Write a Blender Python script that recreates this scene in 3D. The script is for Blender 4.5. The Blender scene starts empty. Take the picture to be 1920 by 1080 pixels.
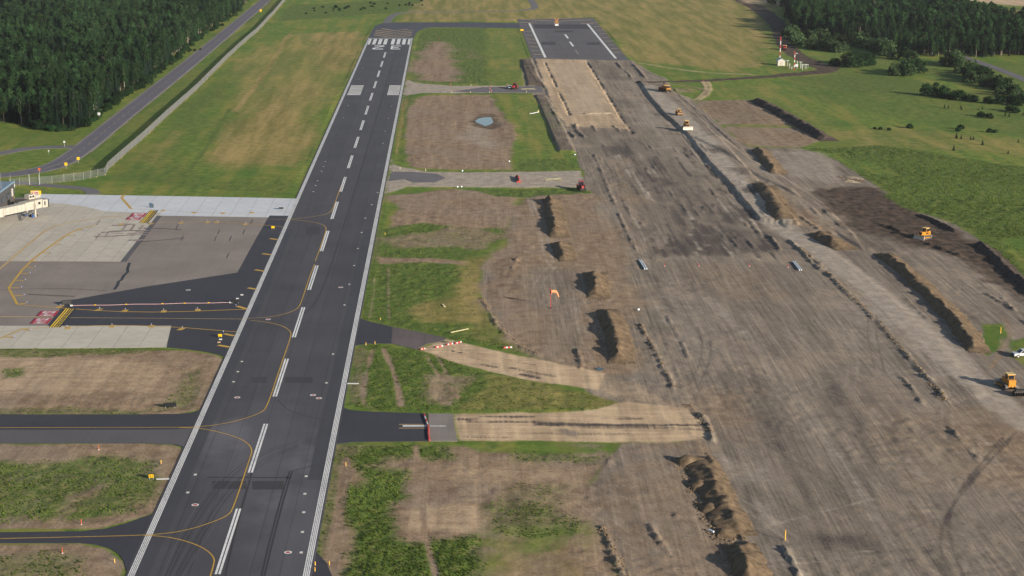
import bpy, bmesh, math, random
import numpy as np
from mathutils import Vector, Matrix

random.seed(7)
rng = np.random.default_rng(7)
scene = bpy.context.scene
col = scene.collection

# ------------------------------------------------------------------ camera, sky, sun
F = 3286.0                                   # focal length in survey pixels (frame 1920 wide)
VPX, VPY = 836.5, -255.0                     # where the runway's parallels meet in the survey frame
TH = math.atan((540.0 - VPY) / F)
KG = 117.0
H = KG * math.cos(TH)                        # flying height of the camera, metres
FC = F / math.cos(TH)
cam = bpy.data.cameras.new("camera")
cam.sensor_width = 36.0
cam.lens = F / 1920.0 * 36.0
cam.shift_x = (960.0 - VPX) / 1920.0
cam.clip_start = 1.0
cam.clip_end = 40000.0
cam_o = bpy.data.objects.new("camera", cam)
cam_o.location = (0, 0, H)
cam_o.rotation_euler = (math.pi / 2 - TH, 0, 0)
col.objects.link(cam_o)
scene.camera = cam_o

SUN_EL = math.radians(16.5)
SUN_TO = Vector((-0.70, 0.71, 0)).normalized()      # horizontal way the shadows fall
world = bpy.data.worlds.new("World")
scene.world = world
world.use_nodes = True
wn = world.node_tree
bg = wn.nodes["Background"]
sky = wn.nodes.new("ShaderNodeTexSky")
sky.sky_type = 'NISHITA'
sky.sun_disc = False
sky.sun_elevation = SUN_EL
sky.sun_rotation = math.atan2(-SUN_TO.x, -SUN_TO.y)
sky.altitude = 200
wn.links.new(sky.outputs[0], bg.inputs[0])
bg.inputs[1].default_value = 0.07
sun = bpy.data.lights.new("sun", 'SUN')
sun.energy = 5.0
sun.angle = math.radians(1.0)
sun.color = (1.0, 0.89, 0.74)
sun_o = bpy.data.objects.new("sun", sun)
d = Vector((SUN_TO.x * math.cos(SUN_EL), SUN_TO.y * math.cos(SUN_EL), -math.sin(SUN_EL)))
sun_o.rotation_euler = d.to_track_quat('-Z', 'Y').to_euler()
sun_o.location = (300, -300, 300)
col.objects.link(sun_o)
scene.view_settings.view_transform = 'Standard'
scene.view_settings.look = 'None'
scene.view_settings.exposure = 0.97
scene.view_settings.gamma = 1.0
scene.cycles.max_bounces = 5
scene.cycles.transparent_max_bounces = 12
scene.cycles.use_denoising = True

# ------------------------------------------------------------------ survey helpers
def g(px, py, z=0.0):
    k = (H - z) / math.cos(TH)
    return (k * (px - VPX) / (py - VPY), k * (FC / (py - VPY) - math.sin(TH)))

def gp(pts):
    return [g(*p) for p in pts]

def lin(c):
    c = c / 255.0
    return c / 12.92 if c <= 0.04045 else ((c + 0.055) / 1.055) ** 2.4

def rgb(r, gg, b):
    return (lin(r), lin(gg), lin(b), 1.0)

TABLE = rng.random((512, 512)).astype(np.float32)

def vn(x, y, s, seed=0, sy=None):
    """value noise 0..1, wavelength s (sy along y)"""
    u = x / s + seed * 17.31
    v = y / (sy or s) + seed * 9.77
    iu = np.floor(u).astype(np.int64); iv = np.floor(v).astype(np.int64)
    fu = u - iu; fv = v - iv
    fu = fu * fu * (3 - 2 * fu); fv = fv * fv * (3 - 2 * fv)
    a = TABLE[iu % 512, iv % 512]; b = TABLE[(iu + 1) % 512, iv % 512]
    c = TABLE[iu % 512, (iv + 1) % 512]; e = TABLE[(iu + 1) % 512, (iv + 1) % 512]
    return (a * (1 - fu) + b * fu) * (1 - fv) + (c * (1 - fu) + e * fu) * fv

def fbm(x, y, s, seed=0, o=4, sy=None):
    t = 0; a = 0.5; n = 0
    for i in range(o):
        t = t + a * vn(x, y, s / 2 ** i, seed + i * 3.7, None if sy is None else sy / 2 ** i)
        n += a; a *= 0.5
    return t / n

def sstep(a, b, x):
    t = np.clip((x - a) / (b - a), 0, 1)
    return t * t * (3 - 2 * t)

# ------------------------------------------------------------------ materials
MATS = {}

class NT:
    def __init__(self, name):
        self.m = bpy.data.materials.new(name); self.m.use_nodes = True
        self.t = self.m.node_tree; self.b = self.t.nodes["Principled BSDF"]
        self.b.inputs["Roughness"].default_value = 0.85
        self.b.inputs["Specular IOR Level"].default_value = 0.25
        MATS[name] = self.m
    def n(self, kind, **kw):
        nd = self.t.nodes.new(kind)
        for k, v in kw.items(): setattr(nd, k, v)
        return nd
    def l(self, a, b): self.t.links.new(a, b)
    def pos(self, sx=1, sy=1, sz=1, rot=0.0):
        if not hasattr(self, 'geo'): self.geo = self.n("ShaderNodeNewGeometry")
        if (sx, sy, sz, rot) == (1, 1, 1, 0.0): return self.geo.outputs["Position"]
        src = self.geo.outputs["Position"]
        if rot:
            rr = self.n("ShaderNodeVectorRotate", rotation_type='Z_AXIS'); rr.inputs["Angle"].default_value = rot
            self.l(src, rr.inputs["Vector"]); src = rr.outputs[0]
        mp = self.n("ShaderNodeMapping"); mp.inputs["Scale"].default_value = (sx, sy, sz)
        self.l(src, mp.inputs["Vector"]); return mp.outputs[0]
    def noise(self, scale, detail=4, rough=0.55, vec=None):
        nz = self.n("ShaderNodeTexNoise"); nz.inputs["Scale"].default_value = scale
        nz.inputs["Detail"].default_value = detail; nz.inputs["Roughness"].default_value = rough
        self.l(vec if vec is not None else self.pos(), nz.inputs["Vector"]); return nz.outputs["Fac"]
    def mr(self, v, a, b, c=0.0, d=1.0, smooth=True):
        r = self.n("ShaderNodeMapRange"); r.interpolation_type = 'SMOOTHSTEP' if smooth else 'LINEAR'
        r.inputs[1].default_value = a; r.inputs[2].default_value = b
        r.inputs[3].default_value = c; r.inputs[4].default_value = d
        self.l(v, r.inputs[0]); return r.outputs[0]
    def math(self, op, a, b=None, c=None):
        m = self.n("ShaderNodeMath", operation=op)
        for i, v in enumerate((a, b, c)):
            if v is None: continue
            if isinstance(v, (int, float)): m.inputs[i].default_value = v
            else: self.l(v, m.inputs[i])
        return m.outputs[0]
    def mix(self, f, a, b, blend='MIX'):
        m = self.n("ShaderNodeMix", data_type='RGBA', blend_type=blend)
        for i, v in ((0, f), (6, a), (7, b)):
            if isinstance(v, (int, float)): m.inputs[i].default_value = v
            elif isinstance(v, tuple): m.inputs[i].default_value = v
            else: self.l(v, m.inputs[i])
        return m.outputs[2]
    def bump(self, h, strength, dist):
        b = self.n("ShaderNodeBump"); b.inputs["Strength"].default_value = strength
        b.inputs["Distance"].default_value = dist
        self.l(h, b.inputs["Height"]); self.l(b.outputs[0], self.b.inputs["Normal"])
    def out(self, c, rough=None, spec=None):
        if isinstance(c, tuple): self.b.inputs["Base Color"].default_value = c
        else: self.l(c, self.b.inputs["Base Color"])
        if rough is not None: self.b.inputs["Roughness"].default_value = rough
        if spec is not None: self.b.inputs["Specular IOR Level"].default_value = spec
        return self.m

def flat(name, c, rough=0.6, var=0.12, scale=3.0, spec=0.3, metal=0.0):
    t = NT(name)
    n = t.noise(scale, 3)
    d = tuple(v * (1 - var * 1.6) for v in c[:3]) + (1,)
    l = tuple(min(1, v * (1 + var)) for v in c[:3]) + (1,)
    t.out(t.mix(t.mr(n, 0.3, 0.7), d, l), rough, spec)
    t.b.inputs["Metallic"].default_value = metal
    return t.m

def asphalt(name, c, lanes=0.0, streak=0.25, blotch=0.2, lane_w=5.0, fleck=0.25, dust=()):
    t = NT(name)
    st = t.noise(1.0, 3, 0.6, t.pos(0.9, 0.035, 1))
    bl = t.noise(0.06, 4, 0.6)
    fn = t.noise(2.2, 4, 0.7)
    f = t.math('ADD', 1.0, t.math('MULTIPLY', t.math('SUBTRACT', st, 0.5), streak * 2))
    f = t.math('MULTIPLY', f, t.math('ADD', 1.0, t.math('MULTIPLY', t.math('SUBTRACT', bl, 0.5), blotch * 3)))
    f = t.math('MULTIPLY', f, t.math('ADD', 1.0, t.math('MULTIPLY', t.math('SUBTRACT', fn, 0.5), fleck)))
    if lanes:
        sp = t.n("ShaderNodeSeparateXYZ"); t.l(t.pos(), sp.inputs[0])
        u = t.math('DIVIDE', t.math('ADD', sp.outputs[0], 52.4), lane_w)
        wn_ = t.n("ShaderNodeTexWhiteNoise", noise_dimensions='1D'); t.l(t.math('FLOOR', u), wn_.inputs["W"])
        f = t.math('MULTIPLY', f, t.math('ADD', 1.0 - lanes, t.math('MULTIPLY', wn_.outputs[0], lanes * 2)))
        fr = t.math('ABSOLUTE', t.math('SUBTRACT', t.math('FRACT', u), 0.5))
        jn = t.mr(fr, 0.46, 0.5, 1.0, 0.72)
        f = t.math('MULTIPLY', f, jn)
    for (cx_, cy_, ax_, ay_, kk) in dust:
        vm = t.n("ShaderNodeVectorMath", operation='DISTANCE'); t.l(t.pos(1 / ax_, 1 / ay_, 0), vm.inputs[0]); vm.inputs[1].default_value = (cx_ / ax_, cy_ / ay_, 0)
        f = t.math('MULTIPLY', f, t.math('ADD', 1.0, t.math('MULTIPLY', t.mr(t.math('ADD', vm.outputs["Value"], t.math('MULTIPLY', t.math('SUBTRACT', t.noise(0.12, 4), 0.5), 1.6)), 1.1, 0.2), kk)))
    mul = t.n("ShaderNodeVectorMath", operation='SCALE'); mul.inputs[0].default_value = c[:3]
    t.l(f, mul.inputs[3])
    t.l(mul.outputs[0], t.b.inputs["Base Color"])
    t.b.inputs["Roughness"].default_value = 0.82
    t.bump(fn, 0.25, 0.03)
    return t.m

asphalt("runway_asphalt", rgb(63, 62, 67), lanes=0.06, streak=0.18, blotch=0.22, dust=[g(480, 850) + (13, 45, .45), g(545, 1010) + (9, 50, .5), g(420, 820) + (7, 16, .5), g(600, 690) + (7, 90, .12)])
asphalt("taxiway_asphalt", rgb(50, 50, 57), streak=0.14, blotch=0.2)
asphalt("pad_asphalt", rgb(60, 61, 70), lanes=0.05, streak=0.15, blotch=0.14)
asphalt("old_runway_asphalt", rgb(80, 77, 80), lanes=0.06, streak=0.22, blotch=0.2, lane_w=6.0)
asphalt("apron_asphalt", rgb(116, 108, 102), streak=0.12, blotch=0.25)
asphalt("grey_asphalt", rgb(112, 106, 102), streak=0.2, blotch=0.25)
asphalt("highway_asphalt", rgb(84, 82, 90), streak=0.1, blotch=0.1)
asphalt("path_asphalt", rgb(90, 87, 90), streak=0.1, blotch=0.2)
asphalt("shoulder_asphalt", rgb(78, 76, 79), streak=0.12, blotch=0.15)
asphalt("patch_asphalt", rgb(54, 52, 55), streak=0.1, blotch=0.2)
asphalt("lane_asphalt", rgb(57, 57, 63), streak=0.16, blotch=0.2)
asphalt("seal_dark", rgb(49, 48, 52), streak=0.1, blotch=0.2)
asphalt("mud_asphalt", rgb(84, 76, 75), streak=0.3, blotch=0.35)
flat("crack_seal", rgb(32, 32, 38), 0.6, 0.1)

def paint(name, c, worn, under, wear=0.5):
    t = NT(name)
    n = t.noise(1.6, 5, 0.7); n2 = t.noise(0.12, 3)
    f = t.mr(t.math('ADD', n, t.math('MULTIPLY', n2, 0.4)), 0.82 - wear * 0.3, 0.95 - wear * 0.25)
    t.out(t.mix(t.math('MULTIPLY', f, worn), c, under), 0.6)
    return t.m

paint("white_paint", rgb(202, 202, 202), 0.4, rgb(110, 110, 114))
paint("worn_white_paint", rgb(180, 178, 174), 0.55, rgb(110, 108, 108), 0.7)
paint("yellow_paint", rgb(172, 138, 54), 0.5, rgb(120, 100, 55))
paint("bright_yellow_paint", rgb(235, 196, 40), 0.15, rgb(140, 120, 50), 0.3)
paint("faded_yellow_paint", rgb(178, 150, 98), 0.4, rgb(100, 94, 86), 0.7)
paint("red_paint", rgb(150, 30, 50), 0.25, rgb(110, 55, 60))
paint("black_paint", rgb(26, 26, 34), 0.2, rgb(45, 45, 50))

def concrete(name, c, tone=0.06, stain=0.12):
    t = NT(name)
    oi = t.n("ShaderNodeObjectInfo")
    n = t.noise(0.35, 5, 0.65); n2 = t.noise(0.05, 3)
    d = tuple(v * (1 - stain * 2) for v in c[:3]) + (1,)
    cc = t.mix(t.mr(n, 0.3, 0.75), c, d)
    cc = t.mix(t.math('MULTIPLY', t.mr(n2, 0.45, 0.65), 0.35), cc, tuple(v * 0.82 for v in c[:3]) + (1,))
    hv = t.n("ShaderNodeHueSaturation")
    t.l(t.mr(oi.outputs["Random"], 0, 1, 1 - tone, 1 + tone, False), hv.inputs["Value"])
    t.l(cc, hv.inputs["Color"])
    t.out(hv.outputs[0], 0.85)
    t.bump(t.noise(3, 4), 0.15, 0.02)
    return t.m
concrete("new_concrete", rgb(176, 180, 186), 0.03, 0.05)
concrete("old_concrete", rgb(166, 160, 149), 0.05, 0.09)
concrete("pad_concrete", rgb(170, 165, 154), 0.04, 0.08)
flat("joint_sealant", rgb(104, 100, 96), 0.8)

# ---- ground
GRASS, DRY, LUSH, SOIL, GREY, TOP, SAND, GRAV, DARK = range(9)
def ground_material(name, single=None):
    t = NT(name)
    fine = t.noise(1.7, 5, 0.7)
    med = t.noise(0.28, 5, 0.65)
    big = t.noise(0.035, 4, 0.6)
    strk = t.noise(1.0, 5, 0.65, t.pos(1.5, 0.035, 1))
    strk2 = t.noise(1.0, 4, 0.65, t.pos(0.22, 0.018, 1))
    edge = t.math('ADD', t.math('MULTIPLY', t.noise(0.9, 5, 0.72), 0.65), t.math('MULTIPLY', t.noise(0.16, 3), 0.35))
    mow = t.noise(1.0, 3, 0.6, t.pos(0.14, 0.012, 1))
    xst = t.noise(1.0, 5, 0.7, t.pos(0.07, 0.5, 1))
    def two(v, a, b, lo=0.36, hi=0.64): return t.mix(t.mr(v, lo, hi), a, b)
    gm = two(med, rgb(72, 94, 36), rgb(102, 116, 50))
    gm = t.mix(t.math('MULTIPLY', t.mr(mow, 0.44, 0.64), 0.5), gm, rgb(128, 118, 60))
    gm = t.mix(t.math('MULTIPLY', t.mr(big, 0.5, 0.64), 0.5), gm, rgb(56, 92, 34))
    dr = two(t.math('ADD', t.math('MULTIPLY', mow, 0.6), t.math('MULTIPLY', med, 0.4)), rgb(104, 98, 52), rgb(150, 130, 84))
    lu = two(t.math('ADD', t.math('MULTIPLY', fine, 0.6), t.math('MULTIPLY', med, 0.4)), rgb(58, 78, 32), rgb(92, 108, 48), 0.36, 0.68)
    lu = t.mix(t.math('MULTIPLY', t.mr(t.noise(0.45, 4, 0.7), 0.5, 0.66), 0.6), lu, rgb(114, 108, 64))
    so = two(t.math('ADD', t.math('MULTIPLY', strk2, 0.3), t.math('ADD', t.math('MULTIPLY', med, 0.45), t.math('MULTIPLY', fine, 0.25))), rgb(108, 90, 74), rgb(142, 123, 102), 0.38, 0.62)
    so = t.mix(t.math('MULTIPLY', t.mr(big, 0.47, 0.6), 0.4), so, rgb(126, 114, 102))
    gr = two(t.math('ADD', t.math('MULTIPLY', strk, 0.25), t.math('ADD', t.math('MULTIPLY', strk2, 0.6), t.math('MULTIPLY', med, 0.15))), rgb(97, 89, 81), rgb(131, 120, 107), 0.36, 0.64)
    gr = t.mix(t.math('MULTIPLY', t.mr(big, 0.46, 0.6), 0.5), gr, rgb(118, 107, 97))
    gr = t.mix(t.math('MULTIPLY', t.mr(t.noise(0.05, 6, 0.75), 0.52, 0.7), 0.4), gr, rgb(88, 80, 75))
    gr = t.mix(t.math('MULTIPLY', t.mr(t.noise(0.022, 5, 0.7), 0.5, 0.62), 0.5), gr, rgb(142, 128, 112))
    t2 = t.noise(1.0, 3, 0.6, t.pos(2.6, 0.022, 1, 0.035)); t3 = t.noise(1.0, 3, 0.6, t.pos(2.2, 0.03, 1, -0.42))
    def dirty(c, k):
        f = t.math('MULTIPLY', t.mr(strk, 0.3, 0.7, 1 - k, 1 + k, False), t.mr(t2, 0.3, 0.7, 1 - k, 1 + k, False))
        f = t.math('MULTIPLY', f, t.mr(t3, 0.35, 0.65, 1 - k * .6, 1 + k * .6, False))
        h_ = t.n("ShaderNodeHueSaturation"); t.l(f, h_.inputs["Value"]); t.l(c, h_.inputs["Color"]); return h_.outputs[0]
    gr = t.mix(t.math('MULTIPLY', t.mr(t.noise(0.42, 6, 0.78), 0.54, 0.62), 0.28), gr, rgb(80, 73, 68))
    gr = t.mix(t.math('MULTIPLY', t.mr(t.noise(0.33, 6, 0.78, t.pos(1, .6, 1, .7)), 0.55, 0.64), 0.25), gr, rgb(152, 140, 124))
    gr = dirty(gr, 0.19); so = dirty(so, 0.1)
    to = two(med, rgb(58, 49, 42), rgb(86, 73, 63))
    sa = two(t.math('ADD', t.math('MULTIPLY', strk2, 0.5), t.math('MULTIPLY', xst, 0.5)), rgb(152, 132, 108), rgb(184, 161, 133), 0.4, 0.6)
    gv = dirty(two(med, rgb(134, 124, 113), rgb(154, 144, 132)), 0.07)
    dk = two(fine, rgb(58, 53, 52), rgb(88, 80, 75))
    cols = [gm, dr, lu, so, gr, to, sa, gv, dk]
    if single is not None:
        c = cols[single]
    else:
        aa = t.n("ShaderNodeAttribute", attribute_name="lc_a")
        ab = t.n("ShaderNodeAttribute", attribute_name="lc_b")
        sa_ = t.n("ShaderNodeSeparateColor"); t.l(aa.outputs["Color"], sa_.inputs[0])
        sb_ = t.n("ShaderNodeSeparateColor"); t.l(ab.outputs["Color"], sb_.inputs[0])
        fac = list(sa_.outputs) + [aa.outputs["Alpha"]] + list(sb_.outputs) + [ab.outputs["Alpha"]]
        c = gm
        e2 = t.math('MULTIPLY', t.math('SUBTRACT', edge, 0.5), 5.2)
        e8 = t.math('MULTIPLY', t.math('SUBTRACT', t.math('ADD', t.math('MULTIPLY', strk, 0.7), t.math('MULTIPLY', edge, 0.3)), 0.5), 7.0)
        for i in range(8):
            spread = t.math('MULTIPLY', fac[i], t.math('SUBTRACT', 1.0, fac[i]))
            v = t.math('ADD', fac[i], t.math('MULTIPLY', e2 if i != 7 else e8, spread))
            c = t.mix(t.mr(v, 0.1, 0.9), c, cols[i + 1])
    sp = t.mr(fine, 0.25, 0.8, 0.8, 1.2, False)
    hv = t.n("ShaderNodeHueSaturation"); t.l(sp, hv.inputs["Value"]); t.l(c, hv.inputs["Color"])
    t.out(hv.outputs[0], 0.95, 0.1)
    t.bump(t.math('ADD', t.math('MULTIPLY', fine, 0.75), t.math('MULTIPLY', strk, 0.25)), 0.45, 0.12)
    return t.m
ground_material("ground_cover")

def soil_mat(name, a, b, c):
    t = NT(name)
    n = t.noise(0.8, 6, 0.7); n2 = t.noise(3.0, 4, 0.7)
    cc = t.mix(t.mr(n, 0.36, 0.64), a, b)
    cc = t.mix(t.math('MULTIPLY', t.mr(n2, 0.6, 0.75), 0.5), cc, c)
    t.out(cc, 0.95, 0.1)
    t.bump(n2, 0.6, 0.16)
    return t.m
soil_mat("spoil_earth", rgb(84, 71, 57), rgb(112, 96, 77), rgb(134, 118, 98))
soil_mat("dark_earth", rgb(54, 47, 44), rgb(80, 70, 64), rgb(100, 88, 80))
soil_mat("grey_stone", rgb(120, 110, 96), rgb(156, 144, 124), rgb(176, 164, 146))

def leaf_mat(name, a, b, trans=0.25):
    t = NT(name)
    oi = t.n("ShaderNodeObjectInfo")
    n = t.noise(0.55, 3)
    f = t.math('ADD', t.math('MULTIPLY', t.mr(n, 0.3, 0.7), 0.4), t.math('MULTIPLY', oi.outputs["Random"], 0.6))
    c = t.mix(f, a, b)
    st_n = t.mr(t.noise(0.03, 3, 0.6), 0.38, 0.62, 0.72, 1.3)
    hs_ = t.n("ShaderNodeHueSaturation"); t.l(st_n, hs_.inputs["Value"]); t.l(c, hs_.inputs["Color"])
    t.l(t.mr(oi.outputs["Random"], 0, 1, 0.485, 0.525, False), hs_.inputs["Hue"]); c = hs_.outputs[0]
    df = t.n("ShaderNodeBsdfDiffuse"); tr = t.n("ShaderNodeBsdfTranslucent"); mx = t.n("ShaderNodeMixShader")
    mx.inputs[0].default_value = trans
    t.l(c, df.inputs[0]); t.l(c, tr.inputs[0]); t.l(df.outputs[0], mx.inputs[1]); t.l(tr.outputs[0], mx.inputs[2])
    o = t.t.nodes["Material Output"]; t.l(mx.outputs[0], o.inputs[0])
    t.t.nodes.remove(t.b)
    return t.m
leaf_mat("aspen_leaf", rgb(28, 48, 30), rgb(54, 74, 44))
leaf_mat("aspen_leaf_deep", rgb(24, 42, 28), rgb(44, 64, 40))
leaf_mat("spruce_needle", rgb(20, 36, 30), rgb(38, 54, 42), 0.1)
leaf_mat("willow_leaf", rgb(44, 62, 40), rgb(74, 90, 58))
leaf_mat("bush_leaf", rgb(26, 44, 28), rgb(46, 66, 38))
leaf_mat("weed_leaf", rgb(76, 98, 42), rgb(116, 126, 62), 0.5)
leaf_mat("bare_twig", rgb(86, 72, 62), rgb(112, 96, 82), 0.05)
flat("bark", rgb(62, 55, 48), 0.9, 0.3)
flat("birch_bark", rgb(146, 138, 124), 0.8, 0.2)

flat("machine_yellow", rgb(164, 112, 32), 0.5, 0.15, 2.0)
flat("machine_cream", rgb(186, 162, 112), 0.6, 0.12)
flat("machine_red", rgb(140, 36, 38), 0.5, 0.15)
flat("machine_black", rgb(30, 30, 32), 0.7, 0.2)
flat("track_steel", rgb(84, 80, 78), 0.6, 0.3, 4.0)
flat("blade_steel", rgb(176, 170, 162), 0.4, 0.2, 2.0)
flat("tyre_rubber", rgb(28, 28, 28), 0.85, 0.2)
flat("rim_metal", rgb(180, 178, 172), 0.4, 0.1)
flat("vehicle_white", rgb(168, 171, 177), 0.3, 0.05, 2.0, 0.5)
flat("vehicle_teal", rgb(60, 120, 130), 0.4, 0.1)
flat("cab_glass", rgb(24, 30, 38), 0.08, 0.1, 1.0, 0.6)
flat("bridge_white", rgb(152, 148, 139), 0.55, 0.06, 1.0)
flat("bridge_grey", rgb(112, 113, 111), 0.6, 0.1)
flat("blue_metal", rgb(40, 72, 128), 0.5, 0.1)
flat("wall_cladding", rgb(62, 64, 68), 0.6, 0.08)
flat("wall_brown", rgb(70, 64, 58), 0.7, 0.08)
flat("roof_metal", rgb(96, 110, 122), 0.5, 0.08)
flat("sign_yellow", rgb(196, 156, 16), 0.5, 0.05)
flat("sign_black", rgb(22, 24, 28), 0.6, 0.1)
flat("sign_white", rgb(164, 166, 168), 0.5, 0.05)
flat("sign_red", rgb(130, 44, 38), 0.5, 0.1)
flat("sign_blue_grey", rgb(120, 150, 170), 0.4, 0.1)
flat("safety_orange", rgb(164, 78, 42), 0.6, 0.1)
flat("safety_red", rgb(160, 52, 50), 0.6, 0.12)
flat("sock_orange", rgb(196, 132, 92), 0.8, 0.12)
flat("pole_red", rgb(160, 50, 42), 0.6, 0.1)
flat("galvanised", rgb(140, 144, 144), 0.5, 0.1, 1.0, 0.4)
flat("rope_pink", rgb(196, 160, 166), 0.8, 0.1)
flat("lamp_blue", rgb(60, 90, 190), 0.3, 0.05)
flat("hut_white", rgb(165, 162, 153), 0.6, 0.05)
flat("hut_roof", rgb(150, 160, 176), 0.6, 0.1)
flat("panel_cream", rgb(186, 176, 136), 0.7, 0.08)
flat("pipe_white", rgb(196, 206, 216), 0.5, 0.1)
flat("timber", rgb(150, 128, 100), 0.8, 0.2)
flat("stake_yellow", rgb(206, 160, 60), 0.7, 0.1)
t = NT("pond_water"); t.out(rgb(56, 62, 62), 0.05, 0.4)
t.bump(t.noise(1.5, 2), 0.03, 0.05)
t = NT("chain_link")
mx = t.n("ShaderNodeMixShader"); trn = t.n("ShaderNodeBsdfTransparent")
t.b.inputs["Base Color"].default_value = rgb(104, 106, 110); t.b.inputs["Roughness"].default_value = 0.5
sp_ = t.n("ShaderNodeSeparateXYZ"); t.l(t.pos(), sp_.inputs[0])
# wire density of a 50 mm mesh, uneven from panel to panel
nz = t.noise(0.3, 2)
t.l(t.mr(nz, 0.3, 0.7, 0.2, 0.3), mx.inputs[0])
t.l(trn.outputs[0], mx.inputs[1]); t.l(t.b.outputs[0], mx.inputs[2])
t.l(mx.outputs[0], t.t.nodes["Material Output"].inputs[0])

_cl = MATS["chain_link"].copy(); _cl.name = "dense_link"; MATS["dense_link"] = _cl  # same plain mesh, opacity raised to imitate its grazing-angle look; no real slats
for _n in _cl.node_tree.nodes:
    if _n.type == 'MAP_RANGE': _n.inputs[3].default_value = .75; _n.inputs[4].default_value = .86
    if _n.type == 'BSDF_PRINCIPLED': _n.inputs["Base Color"].default_value = rgb(98, 99, 102)

# ------------------------------------------------------------------ object helpers
def tag(o, label=None, cat=None, group=None, kind=None):
    if label: o["label"] = label
    if cat: o["category"] = cat
    if group: o["group"] = group
    if kind: o["kind"] = kind
    return o

def link(name, me, mat=None, parent=None, loc=None):
    if mat is not None and len(me.materials) == 0:
        me.materials.append(MATS[mat] if isinstance(mat, str) else mat)
    o = bpy.data.objects.new(name, me)
    col.objects.link(o)
    if parent is not None: o.parent = parent
    if loc is not None: o.location = loc
    return o

def thing(name, label, cat, loc=(0, 0, 0), rz=0.0, group=None, kind=None):
    o = bpy.data.objects.new(name, None)
    o.empty_display_size = 0.5
    col.objects.link(o)
    o.location = loc; o.rotation_euler = (0, 0, rz)
    return tag(o, label, cat, group, kind)

class MB:
    def __init__(self): self.v = []; self.f = []
    def add(self, vs, fs):
        n = len(self.v); self.v += [tuple(v) for v in vs]; self.f += [tuple(i + n for i in f) for f in fs]; return self
    def box(self, c, s, rz=0.0, top=1.0, topy=None, shift=(0, 0)):
        """box centred c, size s; top scale for tapering"""
        topy = top if topy is None else topy
        x, y, z = s[0] / 2, s[1] / 2, s[2] / 2
        vs = []
        for zz, kx, ky, sh in ((-z, 1, 1, (0, 0)), (z, top, topy, shift)):
            for a, b in ((-1, -1), (1, -1), (1, 1), (-1, 1)):
                px, py = a * x * kx + sh[0], b * y * ky + sh[1]
                if rz: px, py = px * math.cos(rz) - py * math.sin(rz), px * math.sin(rz) + py * math.cos(rz)
                vs.append((c[0] + px, c[1] + py, c[2] + zz))
        return self.add(vs, [(0, 3, 2, 1), (4, 5, 6, 7), (0, 1, 5, 4), (1, 2, 6, 5), (2, 3, 7, 6), (3, 0, 4, 7)])
    def cyl(self, p0, p1, r0, r1=None, n=10):
        r1 = r0 if r1 is None else r1
        p0, p1 = Vector(p0), Vector(p1); ax = (p1 - p0)
        if ax.length < 1e-6: return self
        ax.normalize()
        u = ax.orthogonal().normalized(); w = ax.cross(u)
        vs = []
        for p, r in ((p0, r0), (p1, r1)):
            for i in range(n):
                a = 2 * math.pi * i / n
                vs.append(p + u * math.cos(a) * r + w * math.sin(a) * r)
        fs = [(i, (i + 1) % n, n + (i + 1) % n, n + i) for i in range(n)]
        fs += [tuple(range(n - 1, -1, -1)), tuple(range(n, 2 * n))]
        return self.add(vs, fs)
    def prism(self, prof, axis, a, b):
        """profile [(p,q)] extruded along 'x' or 'y' or 'z' from a to b"""
        n = len(prof); vs = []
        for t_ in (a, b):
            for p, q in prof:
                vs.append({'x': (t_, p, q), 'y': (p, t_, q), 'z': (p, q, t_)}[axis])
        fs = [(i, (i + 1) % n, n + (i + 1) % n, n + i) for i in range(n)]
        fs += [tuple(range(n - 1, -1, -1)), tuple(range(n, 2 * n))]
        return self.add(vs, fs)
    def mesh(self, name, bevel=0.0):
        me = bpy.data.meshes.new(name)
        me.from_pydata(self.v, [], self.f)
        bm = bmesh.new(); bm.from_mesh(me)
        bmesh.ops.recalc_face_normals(bm, faces=bm.faces)
        if bevel:
            bmesh.ops.bevel(bm, geom=list(bm.edges), offset=bevel, segments=1, affect='EDGES', clamp_overlap=True)
        bm.to_mesh(me); bm.free()
        return me
    def build(self, name, mat, parent=None, bevel=0.0, loc=None):
        return link(name, self.mesh(name, bevel), mat, parent, loc)

def copy_tree(o, parent=None):
    c = o.copy(); col.objects.link(c)
    if parent is not None: c.parent = parent
    for ch in [k for k in bpy.data.objects if k.parent == o]: copy_tree(ch, c)
    return c

def poly_mesh(name, pts, z, thick=0.12):
    """flat sheet with a skirt from a world polygon"""
    a = sum(pts[i][0] * pts[(i + 1) % len(pts)][1] - pts[(i + 1) % len(pts)][0] * pts[i][1] for i in range(len(pts)))
    if a < 0: pts = pts[::-1]
    n = len(pts)
    vs = [(p[0], p[1], z) for p in pts] + [(p[0], p[1], z - thick) for p in pts]
    fs = [tuple(range(n))] + [(i, i + n, (i + 1) % n + n, (i + 1) % n) for i in range(n)]
    me = bpy.data.meshes.new(name); me.from_pydata(vs, [], fs); me.update()
    return me

def sheet(name, pts, z, mat, parent=None, thick=0.12, kind=None, label=None):
    o = link(name, poly_mesh(name, list(pts), z, thick), mat, parent)
    return tag(o, label, None, None, kind)

def smooth_line(pts, it=2):
    for _ in range(it):
        q = [pts[0]]
        for a, b in zip(pts[:-1], pts[1:]):
            q += [(a[0] * .75 + b[0] * .25, a[1] * .75 + b[1] * .25), (a[0] * .25 + b[0] * .75, a[1] * .25 + b[1] * .75)]
        q.append(pts[-1]); pts = q
    return pts

def strip_poly(pts, w):
    L, R = [], []
    n = len(pts)
    for i, p in enumerate(pts):
        a = pts[max(0, i - 1)]; b = pts[min(n - 1, i + 1)]
        dx, dy = b[0] - a[0], b[1] - a[1]; l = math.hypot(dx, dy) or 1
        nx, ny = -dy / l * w / 2, dx / l * w / 2
        L.append((p[0] + nx, p[1] + ny)); R.append((p[0] - nx, p[1] - ny))
    return L, R

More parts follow.
